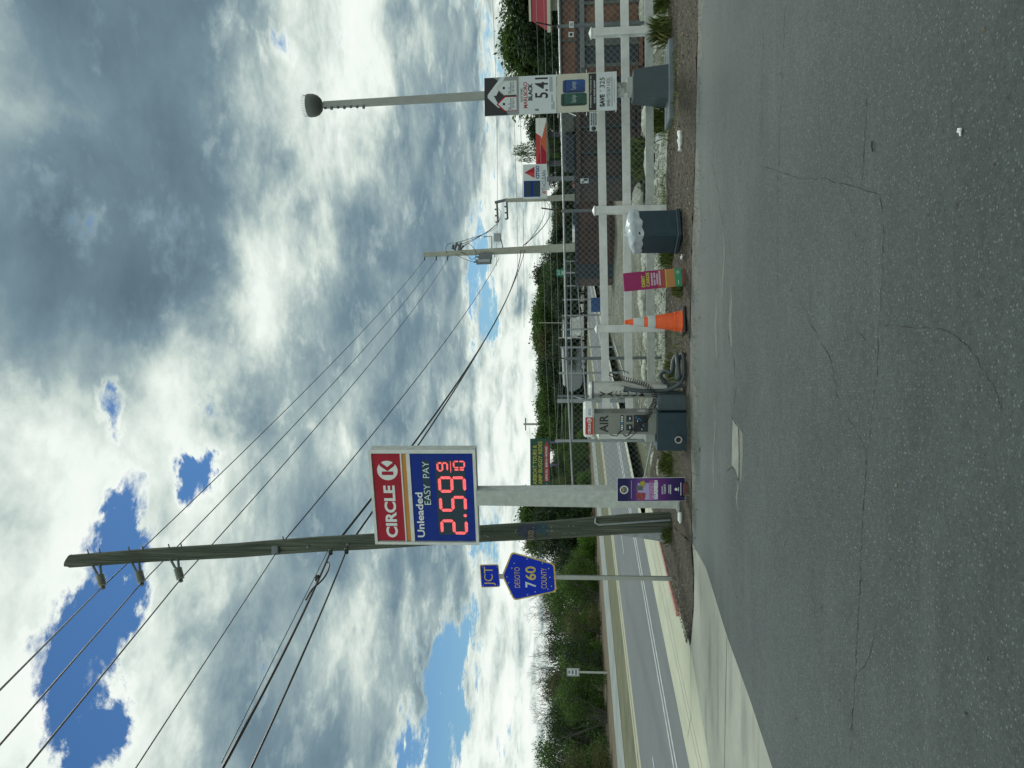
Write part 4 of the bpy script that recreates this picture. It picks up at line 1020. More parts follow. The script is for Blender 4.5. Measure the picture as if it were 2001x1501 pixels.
b = MB(); b.box(-.05, .27, -.19, .16, .44, 1.36, bev=.006); cab = b.build('cabinet', mat('cabinet_steel', (.24, .26, .24, 1), .34, .75, var=.1), ai)
b = MB(); b.text('AIR', -.02, .245, 1.155, 1.285, -.1935, bold=.02); b.build('lettering', ink, cab)
b = MB(); b.use(ink).box(.005, .24, -.197, -.19, .93, .975)
for q in range(7): b.use([wht, led_w, paper, mat('sticker_blue', (.05, .25, .5, 1), .4), wht, paper, wht][q]).rect(.012+q*.032, .034+q*.032, .94, .965, -.199)
b.build('sticker_strip', None, cab)
for x0, x1, z0, z1 in ((.01, .10, .80, .89), (.145, .235, .80, .89)):
    b = MB(); b.use(ink).box(x0, x1, -.203, -.19, z0, z1, bev=.003); b.use(slate).rect(x0+.015, x1-.015, z0+.02, z1-.02, -.2045); b.use(paper).rect(x0+.03, x1-.02, z0+.03, z0+.045, -.206); b.build('card_reader', None, cab)
b = MB(); b.use(ink).box(-.01, .245, -.198, -.19, .57, .78); random.seed(6)
for q in range(26):
    x = random.uniform(0, .2); z = random.uniform(.58, .755); b.use(random.choice([paper, slate, slate, MATS['sticker_blue'], navy_l])).rect(x, x+random.uniform(.01, .04), z, z+random.uniform(.006, .02), -.1995-.0004*q)
b.build('instruction_panel', None, cab)
b = MB()
for q in range(8):
    for w2 in range(3): b.box(.2705, .274, -.10+w2*.05, -.065+w2*.05, .60+q*.014, .606+q*.014)
b.build('vent', wht, cab)
b = MB(); b.box(-.095, .385, -.215, .2, 1.362, 1.52, bev=.03); top = b.build('topper', wht, ai)
b = MB(); b.use(red2).rect(-.045, .215, 1.385, 1.495, -.2165); b.use(orange).rect(-.045, .215, 1.372, 1.383, -.2165); b.use(wht).text('CIRCLE', -.03, .125, 1.415, 1.455, -.218, bold=.04); b.disc(.17, 1.437, .034, -.218, 20); b.use(red2).text('K', .152, .19, 1.415, 1.46, -.2195, bold=.04); b.build('brand_panel', None, top)
b = MB(); b.text('AIR/VAC', .245, .355, 1.41, 1.45, -.2165, bold=.0); b.build('lettering', mat('ink_blue', (.05, .12, .3, 1), .5), top)
b = MB(); b.box(-.19, -.051, -.12, .02, .445, .60, bev=.01); b.box(-.16, -.07, -.125, -.12, .46, .50); b.build('meter_box', steel_dull, ai)
b = MB(); b.tube([(-.05, -.1, 1.14), (-.075, -.14, 1.11), (-.075, -.2, 1.03), (-.02, -.22, .99), (.03, -.215, .93)], .008, 6); b.tube([(-.06, -.15, .93), (-.075, -.2, .9), (-.06, -.22, .86), (.0, -.22, .82), (.06, -.22, .76)], .009, 6); b.build('tether_cable', black, ai)
# ---- vacuum cylinder
vm_ = D(1307, 761, 11.75)
va = thing('vacuum_tower', 'round stainless vacuum canister with VACUUM in stacked black letters', 'vacuum', (vm_.x, 11.85, 0), R_(-4))
b = MB(); b.lathe([(.13, .26), (.13, 1.36), (.1345, 1.362), (.1345, 1.395), (.128, 1.40), (.118, 1.42), (.08, 1.435), (.0, 1.442)], 36); vb_ = b.build('canister', steel, va, smooth=True)
b = MB(); b.lathe([(.138, 1.362), (.1395, 1.364), (.1395, 1.385), (.138, 1.387)], 36); b.build('rim_band', galv_d, va, smooth=True)
b = MB(); b.box(-.1, -.03, -.06, .06, -.02, .27); b.box(.02, .1, -.05, .07, -.02, .27); b.box(-.14, .14, -.12, .12, -.03, .02); b.build('stand', galv_d, va)
b = MB()
for q, c_ in enumerate('VACUUM'):
    z1 = 1.27-q*.118
    tb = MB(); tb.text(c_, -.105, -.01, z1-.088, z1, 0, bold=.02)
    vs = [((x)*1., z) for x, y, z in tb.v]
    b.add([(.1325*math.sin(x/.1325), -.1325*math.cos(x/.1325), z) for x, z in vs], tb.f)
b.build('lettering', ink, vb_)
b = MB(); b.tube([(.03, -.13, .93), (.03, -.19, .93), (.025, -.215, .90)], .032, 10); b.build('hose_fitting', steel_dull, va)
base_v = Vector((vm_.x, 11.85, 0))
def VL(x, y, z): return (x+base_v.x, y+base_v.y, z)
def smooth_path(P, n=8):
    P = [Vector(p) for p in P]; out = []
    for i in range(len(P)-1):
        p0, p1, p2, p3 = P[max(i-1, 0)], P[i], P[i+1], P[min(i+2, len(P)-1)]
        for j in range(n):
            t = j/n; out.append(.5*((2*p1)+(p2-p0)*t+(2*p0-5*p1+4*p2-p3)*t*t+(3*p1-p0-3*p2+p3)*t**3))
    out.append(P[-1]); return out
hp = smooth_path([VL(.025, -.215, .91), VL(-.005, -.24, .78), VL(-.02, -.25, .62), VL(-.02, -.25, .45), VL(-.01, -.26, .28), VL(.06, -.3, .13), VL(.16, -.34, .06), VL(.28, -.38, .05), VL(.46, -.36, .05), VL(.53, -.28, .06),
     VL(.45, -.16, .09), VL(.25, -.14, .11), VL(.16, -.26, .13), VL(.2, -.38, .12), VL(.38, -.40, .14), VL(.5, -.3, .14), VL(.42, -.22, .18), VL(.26, -.24, .21), VL(.28, -.2, .3), VL(.22, -.15, .36), VL(.14, -.12, .32), VL(.1, -.10, .27)], 14)
b = MB(); b.tube(hp, [.030+(.0035 if i % 2 else 0) for i in range(len(hp))], 10)
ho = b.build('vacuum_hose', rubber, None, smooth=True); tag(ho, 'thick grey ribbed vacuum hose hanging down and coiled on the mulch', 'hose')
def coil(P, r, turns, n=None):
    C_ = smooth_path(P, 30); L = [0]
    for a, c in zip(C_, C_[1:]): L.append(L[-1]+(c-a).length)
    out = []; N_ = int(turns*10)
    for k in range(N_+1):
        d = L[-1]*k/N_; i = max(j for j in range(len(L)) if L[j] <= d+1e-9); i = min(i, len(C_)-2)
        t = (d-L[i])/(L[i+1]-L[i]+1e-9); p = C_[i].lerp(C_[i+1], t); tg = (C_[i+1]-C_[i]).normalized()
        u = tg.cross(Vector((0, -1, .2))).normalized(); w = tg.cross(u); a = 2*math.pi*turns*k/N_
        out.append(p+(u*math.cos(a)+w*math.sin(a))*r)
    return out
b = MB(); b.tube(coil([(am.x+.05, am.y-.02, .71), (am.x+.16, am.y-.05, .60), (am.x+.31, am.y-.06, .52), VL(-.17, -.3, .46), VL(-.03, -.3, .49), VL(.06, -.3, .58), VL(.12, -.26, .74), VL(.17, -.2, .92), VL(.2, -.16, 1.07)], .034, 38), .0062, 5)
b.tube(smooth_path([VL(.2, -.16, 1.07), VL(.22, -.2, 1.13), VL(.26, -.2, 1.1), VL(.23, -.22, 1.02), VL(.29, -.22, .96), VL(.26, -.22, .86), VL(.24, -.2, .83)], 8), .0062, 5)
b.tube(smooth_path([(am.x+.05, am.y-.02, .71), (am.x-.05, am.y-.03, .75), (am.x-.15, am.y+.0, .87)], 8), .0062, 5)
tag(b.build('air_hose', black, None, smooth=True), 'black coiled air hose looped from the air machine across the vacuum', 'hose')
# ---- litter
def crumple(name, label, x, y, z, L, w, seed, n=9):
    random.seed(seed); p = G(x, y, z); b = MB()
    pts_ = [(L*(i/(n-1)-.5), random.uniform(-.3, .3)*w, w*.3+random.random()*w*.3) for i in range(n)]
    b.tube(pts_, [w*random.uniform(.25, .9) for _ in range(n)], 7)
    o = b.build(name, litter_m, loc=(p.x, p.y, z)); return tag(o, label, 'litter')
crumple('plastic_bag', 'white crumpled plastic scrap under the bottom rail left of the lamp plinth', 1290, 267, .05, .16, .07, 1)
crumple('paper_scrap', 'thin white strip lying left of the crumpled plastic scrap', 1292, 287, .05, .15, .014, 2, 5)
crumple('plastic_wrapper', 'twisted bow-shaped white wrapper lying alone on the mulch', 1331, 275, .06, .30, .045, 3, 7)
crumple('paper_scrap', 'small white torn scrap on the asphalt near the lower right of the lot', 1878, 258, .004, .035, .012, 4, 6)
crumple('paper_scrap', 'white crumbs of paper on the mulch beside the orange-pink poster', 1334, 502, .06, .07, .03, 5, 6)
random.seed(30); p = G(1333, 1010, .05); b = MB()
b.tube([(-.07, 0, .03), (-.05, .0, .035), (.05, .01, .035), (.075, .01, .03), (.1, .012, .03)], [.024, .034, .034, .022, .012], 10)
o = b.build('plastic_bottle', litter_m, loc=(p.x, p.y, .05), smooth=True); o.rotation_euler = (0, 0, R_(170)); tag(o, 'crushed clear plastic bottle lying in front of the wooden pole', 'bottle')
for lab, x, y, a in (('small black twig on the asphalt beside the air machine', 1368, 879, .3), ('short black twig lying mid-lot left of the crack corner', 1706, 286, .2)):
    p = G(x, y, .006); b = MB(); b.tube([(-.03, 0, .004), (0, .006, .006), (.03, 0, .004)], .005, 5); o = b.build('twig', ink, loc=(p.x, p.y, .006)); o.rotation_euler = (0, 0, a); tag(o, lab, 'twig')
# ---- white three-rail fence
FP = [(-12, 12.3), (70, 13.0), (415, 13.55), (645, 13.95), (851, 14.25)]
def vx(y, dist): return (1501-y-750.5)/FPX*dist
RZ = lambda X: 1.18-.018*(5.9-X)   # top rail centre height falls to the left
wf = thing('rail_fence', 'white vinyl three-rail fence along the far edge of the lot', 'fence', (0, 0, 0))
PO = []
for (y, d) in FP[1:]:
    PO.append((vx(y, d), d))
PO = [(9.0, 12.55), *PO]; PO = [(PO[0][0]+3.1, 12.1)]+PO
for (x, y) in PO:
    zt_ = RZ(x)+.13; b = MB(); b.box(x-.065, x+.065, y-.065, y+.065, -.2, zt_, bev=.006); p_ = b.build('post', vinyl, wf)
    b = MB(); b.box(x-.075, x+.075, y-.075, y+.075, zt_, zt_+.02); b.loft([[(x-.07, y-.07, zt_+.02), (x+.07, y-.07, zt_+.02), (x+.07, y+.07, zt_+.02), (x-.07, y+.07, zt_+.02)], [(x-.005, y-.005, zt_+.055), (x+.005, y-.005, zt_+.055), (x+.005, y+.005, zt_+.055), (x-.005, y+.005, zt_+.055)]]); b.build('cap', vinyl, p_)
for (p, q) in zip(PO, PO[1:]):
    for dz, m_ in ((0, vinyl), (-.42, vinyl), (-.82, vinyl_dirty)):
        a = Vector((p[0]-.06, p[1], RZ(p[0])+dz)); c = Vector((q[0]+.06, q[1], RZ(q[0])+dz)); b = MB()
        v = [(a.x, a.y-.022, a.z-.068), (c.x, c.y-.022, c.z-.068), (c.x, c.y+.022, c.z-.068), (a.x, a.y+.022, a.z-.068), (a.x, a.y-.022, a.z+.068), (c.x, c.y-.022, c.z+.068), (c.x, c.y+.022, c.z+.068), (a.x, a.y+.022, a.z+.068)]
        b.add(v, [(0,1,2,3),(4,7,6,5),(0,4,5,1),(1,5,6,2),(2,6,7,3),(3,7,4,0)]); b.build('rail', m_, wf)
# ================================================================== chain-link fence A (behind the rail fence) with barbed arms
CA = [(9.9, 14.0, 1.92), (6.72, 14.5, 1.87), (3.40, 15.2, 1.82), (.51, 15.75, 1.79), (-2.2, 16.2, 1.68)]
def link_fence(name, label, P, zb, arms=None, mesh=True, r=.0023, step=.120, group=None):
    t = thing(name, label, 'fence', (0, 0, 0))
    for i, (x, y, z) in enumerate(P):
        b = MB(); b.tube([(x, y, zb-.2), (x, y, z+.02)], .032, 10); b.lathe([(.036, z+.0), (.036, z+.03), (.0, z+.06)], 10, Matrix.Translation((x, y, 0))); p_ = b.build('post', galv_d, t, smooth=True)
        if arms and i in arms:
            b = MB(); b.tube([(x, y, z+.03), (x+.02, y-.02, z+.17), (x+.05, y-.1, z+.44)], .014, 6); b.build('barb_arm', black, p_)
    b = MB(); 
    for (p, q) in zip(P, P[1:]):
        b = MB(); b.tube([p, q], .021, 8); b.build('top_rail', galv, t, smooth=True)
        if mesh:
            b = MB(); L = math.hypot(p[0]-q[0], p[1]-q[1]); n = int((L+2)/step)
            ux, uy = (q[0]-p[0])/L, (q[1]-p[1])/L
            def zt_(u): return p[2]+(q[2]-p[2])*u/L-.01
            for sgn in (1, -1):
                for k in range(-int(2/step), n+int(2/step)):
                    u0 = k*step; h = zt_(min(max(u0, 0), L))-zb; u1 = u0+sgn*h; z0, z1 = zb, zb+h
                    if sgn == -1: pass
                    a0, a1, c0_, c1_ = u0, u1, z0, z1
                    lo, hi = min(a0, a1), max(a0, a1)
                    if hi <= 0 or lo >= L: continue
                    def cl(u):
                        return z0+(u-a0)/(a1-a0)*(z1-z0)
                    s0, s1 = a0, a1
                    s0c = min(max(s0, 0), L); s1c = min(max(s1, 0), L)
                    zz0, zz1 = cl(s0c), cl(s1c)
                    b.tube([(p[0]+ux*s0c, p[1]+uy*s0c, zz0), (p[0]+ux*s1c, p[1]+uy*s1c, zz1)], r, 3, cap=False)
            b.build('wire_mesh', mesh_m, t)
    if arms:
        for dz in (.15, .28, .42):
            b = MB(); b.tube([(x+dz*.1, y-dz*.22, z+dz) for x, y, z in P], .0025, 4); b.build('barbed_strand', galv, t)
    return t
fa_ = link_fence('chain_link_fence', 'chain-link fence with galvanised top rail and dark barb arms behind the white fence', CA, -.12, arms=(1, 2, 3))
b = MB(); b.tube([(-2.2, 16.17, .75), (-1.9, 15.6, .25), (-.9, 14.7, .14)], .02, 8)
o = b.build('brace_pipe', galv, None, smooth=True); tag(o, 'slanting galvanised brace pipe left of the air machine behind the fence', 'pipe')
p0, p1 = D(1200, 668, 17), D(1222, 738, 15.4)
b = MB(); b.tube([p0, p1], .016, 8); o = b.build('loose_pipe', galv, None); tag(o, 'thin pale loose pipe leaning behind the fence near the vacuum', 'pipe')
# sign plates hung on the chain link
def plate(name, label, x0, x1, y0, y1, dist, draw, m=paper):
    a = D(x1, y1, dist); c = D(x0, y0, dist); w = abs(c.x-a.x); h = c.z-a.z
    t = thing(name, label, 'sign', (min(a.x, c.x), dist, a.z)); b = MB(); b.box(0, w, 0, .004, 0, h); pb_ = b.build('plate', m, t); b = MB(); draw(b, w, h); b.build('lettering', None if b.mats else ink, pb_)
def d1(b, w, h):
    random.seed(12); b.disc(w*.13, h*.5, h*.3, -.003, 14)
    for r_ in range(3):
        x = w*.3
        while x < w*.95:
            l = random.uniform(.02, .05)*w; b.rect(x, x+l, h*(.12+.27*r_), h*(.32+.27*r_), -.003); x += l+w*.02
plate('fence_sign', 'white notice with round black logo on the chain link left of the cigarette sign', 1152, 1168, 219, 256, 15.05, d1)
plate('fence_sign', 'small white plate with a round black mark right of the fence post', 1111, 1121, 63, 72, 14.45, lambda b, w, h: b.disc(w*.5, h*.5, h*.32, -.003, 14))
plate('fence_sign', 'small white plate with worn strokes at the right frame edge of the chain link', 1112, 1121, 42, 54, 14.4, lambda b, w, h: (b.rect(w*.2, w*.8, h*.25, h*.4, -.003), b.rect(w*.2, w*.7, h*.55, h*.7, -.003)))
plate('fence_sign', 'white plate with black dot and bar on the dark container', 1134, 1150, 349, 358, 15.3, lambda b, w, h: (b.disc(w*.3, h*.7, w*.2, -.003, 12), b.rect(w*.5, w*.9, h*.1, h*.6, -.003)))
# ---- fence B: tall barbed fence running away beside the road
ys = [862, 775, 730, 680, 645, 618, 587, 560, 535, 512]
PB = []
for y in ys:
    a = (1501-y-750.5)/FPX; Yd = 6.2/(.269-.963*a); PB.append((a*Yd, Yd))
bf = thing('barbed_fence', 'tall steel post fence with barbed strands running away beside the road', 'fence', (0, 0, 0))
for i, (x, y) in enumerate(PB):
    b = MB(); b.tube([(x, y, -.1), (x, y, 2.09)], .034, 8); b.build('post', galv if i != 1 else galv_d, bf)
for z, r_ in ((1.68, .024), (1.30, .024), (1.85, .004), (1.95, .004), (2.06, .004)):
    b = MB(); b.tube([(x, y, z) for x, y in PB], r_, 6); b.build('rail' if r_ > .01 else 'barbed_strand', galv, bf)
x, y = PB[1]; b = MB(); b.tube([(x-.12, y-.6, 2.09), (x-.12, y-.6, .0)], .06, 10); b.tube([(x, y, 1.68), (x-.12, y-.6, 1.2)], .02, 6); b.build('corner_post', galv, bf)
bx = (PB[6][0], PB[6][1]); b = MB(); b.box(-.35, .3, -.04, .04, 0, .75); o = b.build('blue_board', mat('board_blue', (.02, .08, .25, 1), .5, var=.15), loc=(bx[0]-.5, bx[1]-2.5, .02)); b = None
tag(o, 'blue rectangular board standing against the fence left of the magenta poster', 'board')
# ---- steel containers in the yard
def container(name, label, x0, x1, y, dep, z0, z1, mats, ribs, rz=0., mrim=None, seed=0, end=None):
    random.seed(seed); t = thing(name, label, 'container', (x0, y, z0), rz); w = x1-x0; h = z1-z0
    b = MB(); b.use(mats[0]); b.box(0, w, 0, dep, .16, h-.02)
    b.box(.0, w, .1, dep-.1, .06, .16); b.build('body', None, t)
    n = int(w/ribs)
    for k in range(n+1):
        xx = min(k*w/n, w-.07); b = MB(); b.box(xx, xx+.07, -.05, 0, .14, h-.10); b.build('rib', mats[1 % len(mats)], t)
    for k in range(n):
        if random.random() < .8:
            b = MB(); b.use(random.choice(mats)); b.box(k*w/n+.075, (k+1)*w/n-.005, -.012, -.001, .18, h-.12)
            b.build('side_panel', None, t)
    b = MB(); b.box(-.02, w+.02, -.08, .0, h-.10, h); b.box(-.02, w+.02, dep, dep+.06, h-.10, h); b.box(-.06, -.0, .0, dep, h-.10, h); b.build('top_rim', mrim or mats[0], t)
    b = MB(); b.box(0, w, -.06, -.0, .05, .14); b.build('skid', mats[0], t)
    if end: b = MB(); b.box(-.02, .55, -.09, -.055, .0, h-.12); b.build('end_panel', end, t)
    return t
container('steel_container', 'long dark steel container behind the cigarette sign and trash can', 5.1, 13.5, 19.4, 2.3, -.12, 1.52, [rustd, dkblue, rustd, rustd], .62, mrim=rustd, seed=2)
container('steel_container', 'farther brown steel container with a dark blue end panel left of the trash can', 4.15, 9.2, 30.5, 2.4, -.1, 1.50, [brown_st, brown_st, rustd, brown_st], .9, mrim=dkblue, seed=3, end=dkblue)
container('rusty_container', 'orange-rusted open container behind the fence at the right edge', 8.2, 17.0, 23.5, 2.4, -.1, 2.02, [rust, mat('cement_panel', (.085, .095, .088, 1), .8, var=.35), rust, rust, rust], 1.9, mrim=dkblue, seed=4)
container('scrap_bin', 'rust-streaked bin with grey slabs in front of the dark container at right', 7.6, 9.6, 18.6, .6, -.12, 1.42, [rust, MATS['cement_panel'], dkblue, rustd], .5, mrim=galv_d, seed=9)
for i, (lab, x0, x1, y, z0, z1, m_) in enumerate((
   ('grey concrete block on the dark container rim left of the rusty one', 6.9, 7.7, 21., 1.52, 1.98, MATS['cement_panel']),
   ('dark blue tarp-covered heap on the container left of the grey block', 5.9, 6.85, 21.1, 1.52, 1.86, dkblue))):
    b = MB(); random.seed(i); b.box(x0, x1, y, y+.5, z0, z1, bev=.06); o = b.build('block' if i == 0 else 'tarp_heap', m_); tag(o, lab, 'block' if i == 0 else 'heap')
# ---- overhead poles farther down the line
def dist_pole(name, label, base, top, Yd, r0, r1, extra=None):
    p = D(base[0], base[1], Yd); q = D(top[0], top[1], Yd); t = thing(name, label, 'utility pole', (p.x, Yd, 0))
    b = MB(); b.tube([(0, 0, -.2), (q.x-p.x, 0, q.z)], [r0, r1], 12); b.build('pole', concpole, t, smooth=True); return t, p, q
t2, p2, q2 = dist_pole('concrete_pole', 'pale concrete power pole carrying transformers and a floodlight', (1128, 482), (828, 498), 45, .27, .14)
def L2(x, y, dy=0.): v = D(x, y, 45+dy); return Vector((v.x-p2.x, dy, v.z))
b = MB(); b.tube([L2(931, 512, -.1), L2(960, 511, -.1)], [.16, .16], 12); b.tube([L2(926, 512, -.1), L2(931, 512, -.1)], .05, 6); b.build('transformer', galv_d, t2)
b = MB(); b.tube([L2(936, 502, -.35), L2(961, 501, -.35)], [.19, .19], 12); b.tube([L2(930, 502, -.35), L2(936, 502, -.35)], .05, 6); b.build('transformer', galv_d, t2)
b = MB(); b.tube([L2(934, 508, -.3), L2(958, 507, -.3)], .15, 10); b.tube([L2(928, 508, -.3), L2(934, 508, -.3)], .04, 6); b.build('transformer', galv, t2)
for k, xx in enumerate((828, 851, 873)):
    b = MB(); b.tube([L2(xx+2, 500), L2(xx+1, 504), L2(xx+1, 509)], [.07, .05, .06], 8); b.build('insulator', galv_d, t2)
for (x0, y0, x1, y1) in ((888, 489, 893, 474), (896, 489, 901, 474), (884, 487, 886, 478), (899, 488, 906, 480), (902, 491, 895, 478)):
    b = MB(); b.tube([L2(x0, y0), L2(x1, y1)], .075, 6); b.build('cutout_switch', galv_d, t2)
for P_ in ([(873, 494), (871, 484), (878, 476), (888, 475)], [(905, 484), (915, 476), (925, 484), (930, 494), (928, 507)], [(890, 497), (905, 505), (918, 510), (927, 513)], [(900, 492), (914, 500), (922, 507), (930, 502)]):
    b = MB(); b.tube(smooth_path([L2(x, y, -.2) for x, y in P_], 6), .014, 4); b.build('jumper_wire', black, t2)
b = MB(); b.box(L2(0+965, 472).x, L2(965, 458).x, -.3, .1, L2(979, 465).z, L2(966, 465).z); b.build('floodlight', galv, t2)
b = MB(); b.tube([L2(961, 487), L2(961, 462), L2(945, 463)], .03, 5); b.tube([L2(983, 485), L2(978, 464)], .03, 5); b.tube([L2(967, 487), L2(967, 503)], .03, 5); b.build('bracket_arm', galv_d, t2)
t3, p3, q3 = dist_pole('concrete_pole', 'farther concrete power pole with two cross arms beside the gas sign', (1127, 385), (988, 392), 86, .42, .2)
def L3(x, y, dy=0.): v = D(x, y, 86+dy); return Vector((v.x-p3.x, dy, v.z))
b = MB(); b.tube([L3(992, 390), L3(967, 396)], .17, 8); b.build('pole_extension', galv_d, t3)
for A_ in (((971, 397), (973, 434)), ((990, 392), (992, 428))):
    b = MB(); b.tube([L3(*A_[0]), L3(*A_[1])], .12, 6); b.build('cross_arm', galv_d, t3)
    for k in range(3):
        f = (k+1)/3; x = A_[0][0]+(A_[1][0]-A_[0][0])*f; y = A_[0][1]+(A_[1][1]-A_[0][1])*f
        b = MB(); b.tube([L3(x, y), L3(x-5, y)], .1, 6); b.build('insulator', galv_d, t3)
t4, p4, q4 = dist_pole('utility_pole', 'thin distant dark power pole with a small cross arm above the trees', (1120, 829), (1023, 829), 110, .2, .14)
b = MB(); b.tube([(q4.x-p4.x-.9, 0, q4.z-.3), (q4.x-p4.x+.9, 0, q4.z-.3)], .08, 6); b.build('cross_arm', black, t4)
t5, p5, q5 = dist_pole('antenna_mast', 'very thin pale mast standing left of the green tree behind the truck', (1120, 631), (1053, 631), 80, .06, .04)
# ---- cables
def cable(label, A_, B_, sag, r, name='power_line', m=black, n=40):
    A_, B_ = Vector(A_), Vector(B_); b = MB()
    b.tube([A_.lerp(B_, k/n)-Vector((0, 0, sag*4*(k/n)*(1-k/n))) for k in range(n+1)], r, 6, cap=False)
    o = b.build(name, m); return tag(o, label, 'cable', 'overhead wires')
prev = Vector((-10.9, -33, 0))    # next pole of the line, behind the viewer
names = ('topmost', 'second', 'third')
nxt = [D(828, 509, 45), D(851, 509, 45), D(873, 509, 45)]
ends = [(0, 1348), (0, 1455), (52, 1501)]
for k in range(3):
    A_ = INS[k]
    # direction of the near span follows the line of poles
    e = D(ends[k][0], ends[k][1], 6.5)
    v = (e-A_); Bn = A_+v*(46/abs(v.y)*1.0)
    cable(names[k]+' bare power line from the wooden pole down to the concrete pole', A_, nxt[k], .35, .011)
    cable(names[k]+' bare power line from the wooden pole out of the upper left corner', A_, Bn, .0, .011)
K = Vector((0, -.16, 0))
def cab(label, xy0, d0, xy1, d1, sag, r, name='telephone_cable'): return cable(label, D(*xy0, d0), D(*xy1, d1), sag, r, name)
cab('thin neutral wire from the wooden pole rising to the lower left frame edge', (540, 1080), 13.1, (265, 1501), 7.5, 0, .008)
cab('thin neutral wire from the wooden pole down behind the price sign to the concrete pole', (540, 1075), 13.3, (975, 505), 45, .35, .012)
cab('thick bundled cable from the wooden pole to the lower left frame edge', (648, 1073), 13.0, (430, 1510), 7.2, .05, .017)
cab('thick bundled cable from the wooden pole behind the price sign to the concrete pole', (648, 1073), 13.35, (1018, 489), 45, .75, .022)
cab('slim strand wire clamped above the thick bundled cable', (640, 1078), 13.0, (433, 1490), 7.3, .0, .006)
cab('lowest telephone cable from the wooden pole to the lower left frame edge', (680, 1068), 13.05, (486, 1510), 7.4, .03, .013)
cab('lowest telephone cable from the wooden pole behind the price sign to the concrete pole', (680, 1068), 13.35, (1025, 489), 45, .5, .018)
b = MB(); b.tube(smooth_path([D(638, 1098, 12.2), D(643, 1102, 12.15), D(641, 1115, 11.95), D(630, 1133, 11.65), D(610, 1152, 11.35), D(598, 1172, 11.0)], 8), .014, 6)
tag(b.build('cable_loop', black), 'sagging loop of spare cable below the bundle left of the wooden pole', 'cable')
b = MB()
for (x, y) in ((640, 1085), (628, 1096), (618, 1130), (610, 1142), (604, 1155), (680, 1080), (672, 1086), (687, 1012), (694, 1000)):
    pass
for lab, x, y, d in (('small black clamp on the bundled cable nearest the wooden pole', 646, 1079, 12.8), ('small black clamp on the bundled cable left of the loop start', 620, 1130, 11.8), ('small black clamp on the lowest cable beside the wooden pole', 677, 1077, 12.8)):
    v = D(x, y, d); b = MB(); b.box(-.05, .05, -.03, .03, -.03, .03, bev=.01); o = b.build('cable_clamp', black, loc=v); tag(o, lab, 'clamp')
for k, (ya, yb) in enumerate(((434, 475), (420, 480), (408, 482))):
    cab(('upper', 'middle', 'lower')[k]+' slack wire between the two concrete poles', (968+k*3, ya), 86, (890+k*6, yb), 45, 1.1, .02, 'power_line')
cab('deep sagging telephone cable between the two concrete poles', (1060, 388), 86, (1022, 480), 45, 1.2, .028)
cab('lower of the sagging telephone cables between the two concrete poles', (1062, 388), 86, (1026, 480), 45, .6, .02)
for k, (xa, xb) in enumerate(((958, 970), (985, 1012), (1000, 1024))):
    cab(('topmost', 'middle', 'lowest')[k]+' faint wire crossing the sky at the right above the trees', (xa, -80), 90, (xb, 520+k*60), 95, .4, .022, 'power_line')
# ---- filling station across the yard
Yc = 60.
def XX(y, Yd): return (1501-y-750.5)/FPX*Yd
def ZZ(x, y, Yd): return D(x, y, Yd).z
ca = thing('station_canopy', 'white, red and orange fuel station canopy right of the gas price sign', 'canopy', (XX(322, Yc), Yc, 0), 0)
w = XX(235, Yc)-XX(322, Yc)+.15; z0, z1 = ZZ(1068, 280, Yc), ZZ(1047, 280, Yc)
b = MB(); b.box(0, w, 0, 8, z0, z1); b.build('fascia', wht, ca)
b = MB(); b.use(red2).poly([(0, z0+.02), (w*.60, (z0+z1)/2), (w*.68, z1), (0, z1)], -.01); b.use(mat('canopy_orange', (.55, .10, .03, 1), .4, var=.05)).poly([(w*.25, z0+.02), (w*.93, z0+.02), (w*.45, (z0+z1)/2+.05)], -.02); b.use(red).poly([(0, z0+.02), (w*.25, z0+.02), (w*.42, (z0+z1)/2), (0, z1-.1)], -.025); b.build('stripe', None, ca)
for x in (.5, w-.8): b = MB(); b.box(x, x+.35, 2, 2.35, 0, z0); b.build('column', galv_d, ca)
Yg = 50.
gx0, gx1 = XX(386, Yg), XX(320, Yg); w = gx1-gx0
gs = thing('gas_sign', 'white CITGO gas price sign with red triangle and dark blue display', 'sign', (gx0, Yg, 0), R_(3))
zt_, zm_, zb_ = ZZ(1022, 350, Yg), ZZ(1057, 350, Yg), ZZ(1069, 350, Yg)
b = MB(); b.box(0, w, 0, .35, zb_, zt_); cb = b.build('cabinet', paper, gs)
b = MB(); b.box(w*.56-.12, w*.56+.14, .05, .3, 0, zb_); b.build('pole', galv_d, gs)
b = MB(); b.use(blue).rect(.04, w*.5, zm_+.05, zt_-.05, -.01); b.use(slate).rect(.1, w*.48, zm_+.08, (zm_+zt_)/2-.08, -.02); b.rect(.1, w*.48, (zm_+zt_)/2+.08, zt_-.12, -.02); b.build('price_display', None, cb)
b = MB(); b.use(red2).poly([(w*.58, zm_+.42), (w*.92, zm_+.42), (w*.75, zt_-.1)], -.01); b.use(red).poly([(w*.75, zm_+.42), (w*.92, zm_+.42), (w*.75, zt_-.1)], -.016); b.build('triangle_emblem', None, cb)
b = MB(); b.text('CITGO', w*.56, w*.95, zm_+.10, zm_+.34, -.012, bold=.04); b.text('TriCLEAN', w*.2, w*.8, zb_+.08, zb_+.32, -.012, bold=-.0); b.use(blue); b.mats = [mat('citgo_blue', (.02, .05, .22, 1), .4)]; b.mi = [0]*len(b.mi); b.build('lettering', None, cb)
b = MB()
for k in range(3): b.poly([(w*.10+k*.06, zb_+.1), (w*.10+k*.06+.035, zb_+.1), (w*.12+k*.06+.04, zb_+.30), (w*.12+k*.06, zb_+.30)], -.012)
b.build('stripe_mark', red2, cb)
Yb = 44.
bl = thing('store_building', 'low white brick building with deep red roof fascia at the right edge', 'building', (XX(57, Yb), Yb, 0), R_(-26))
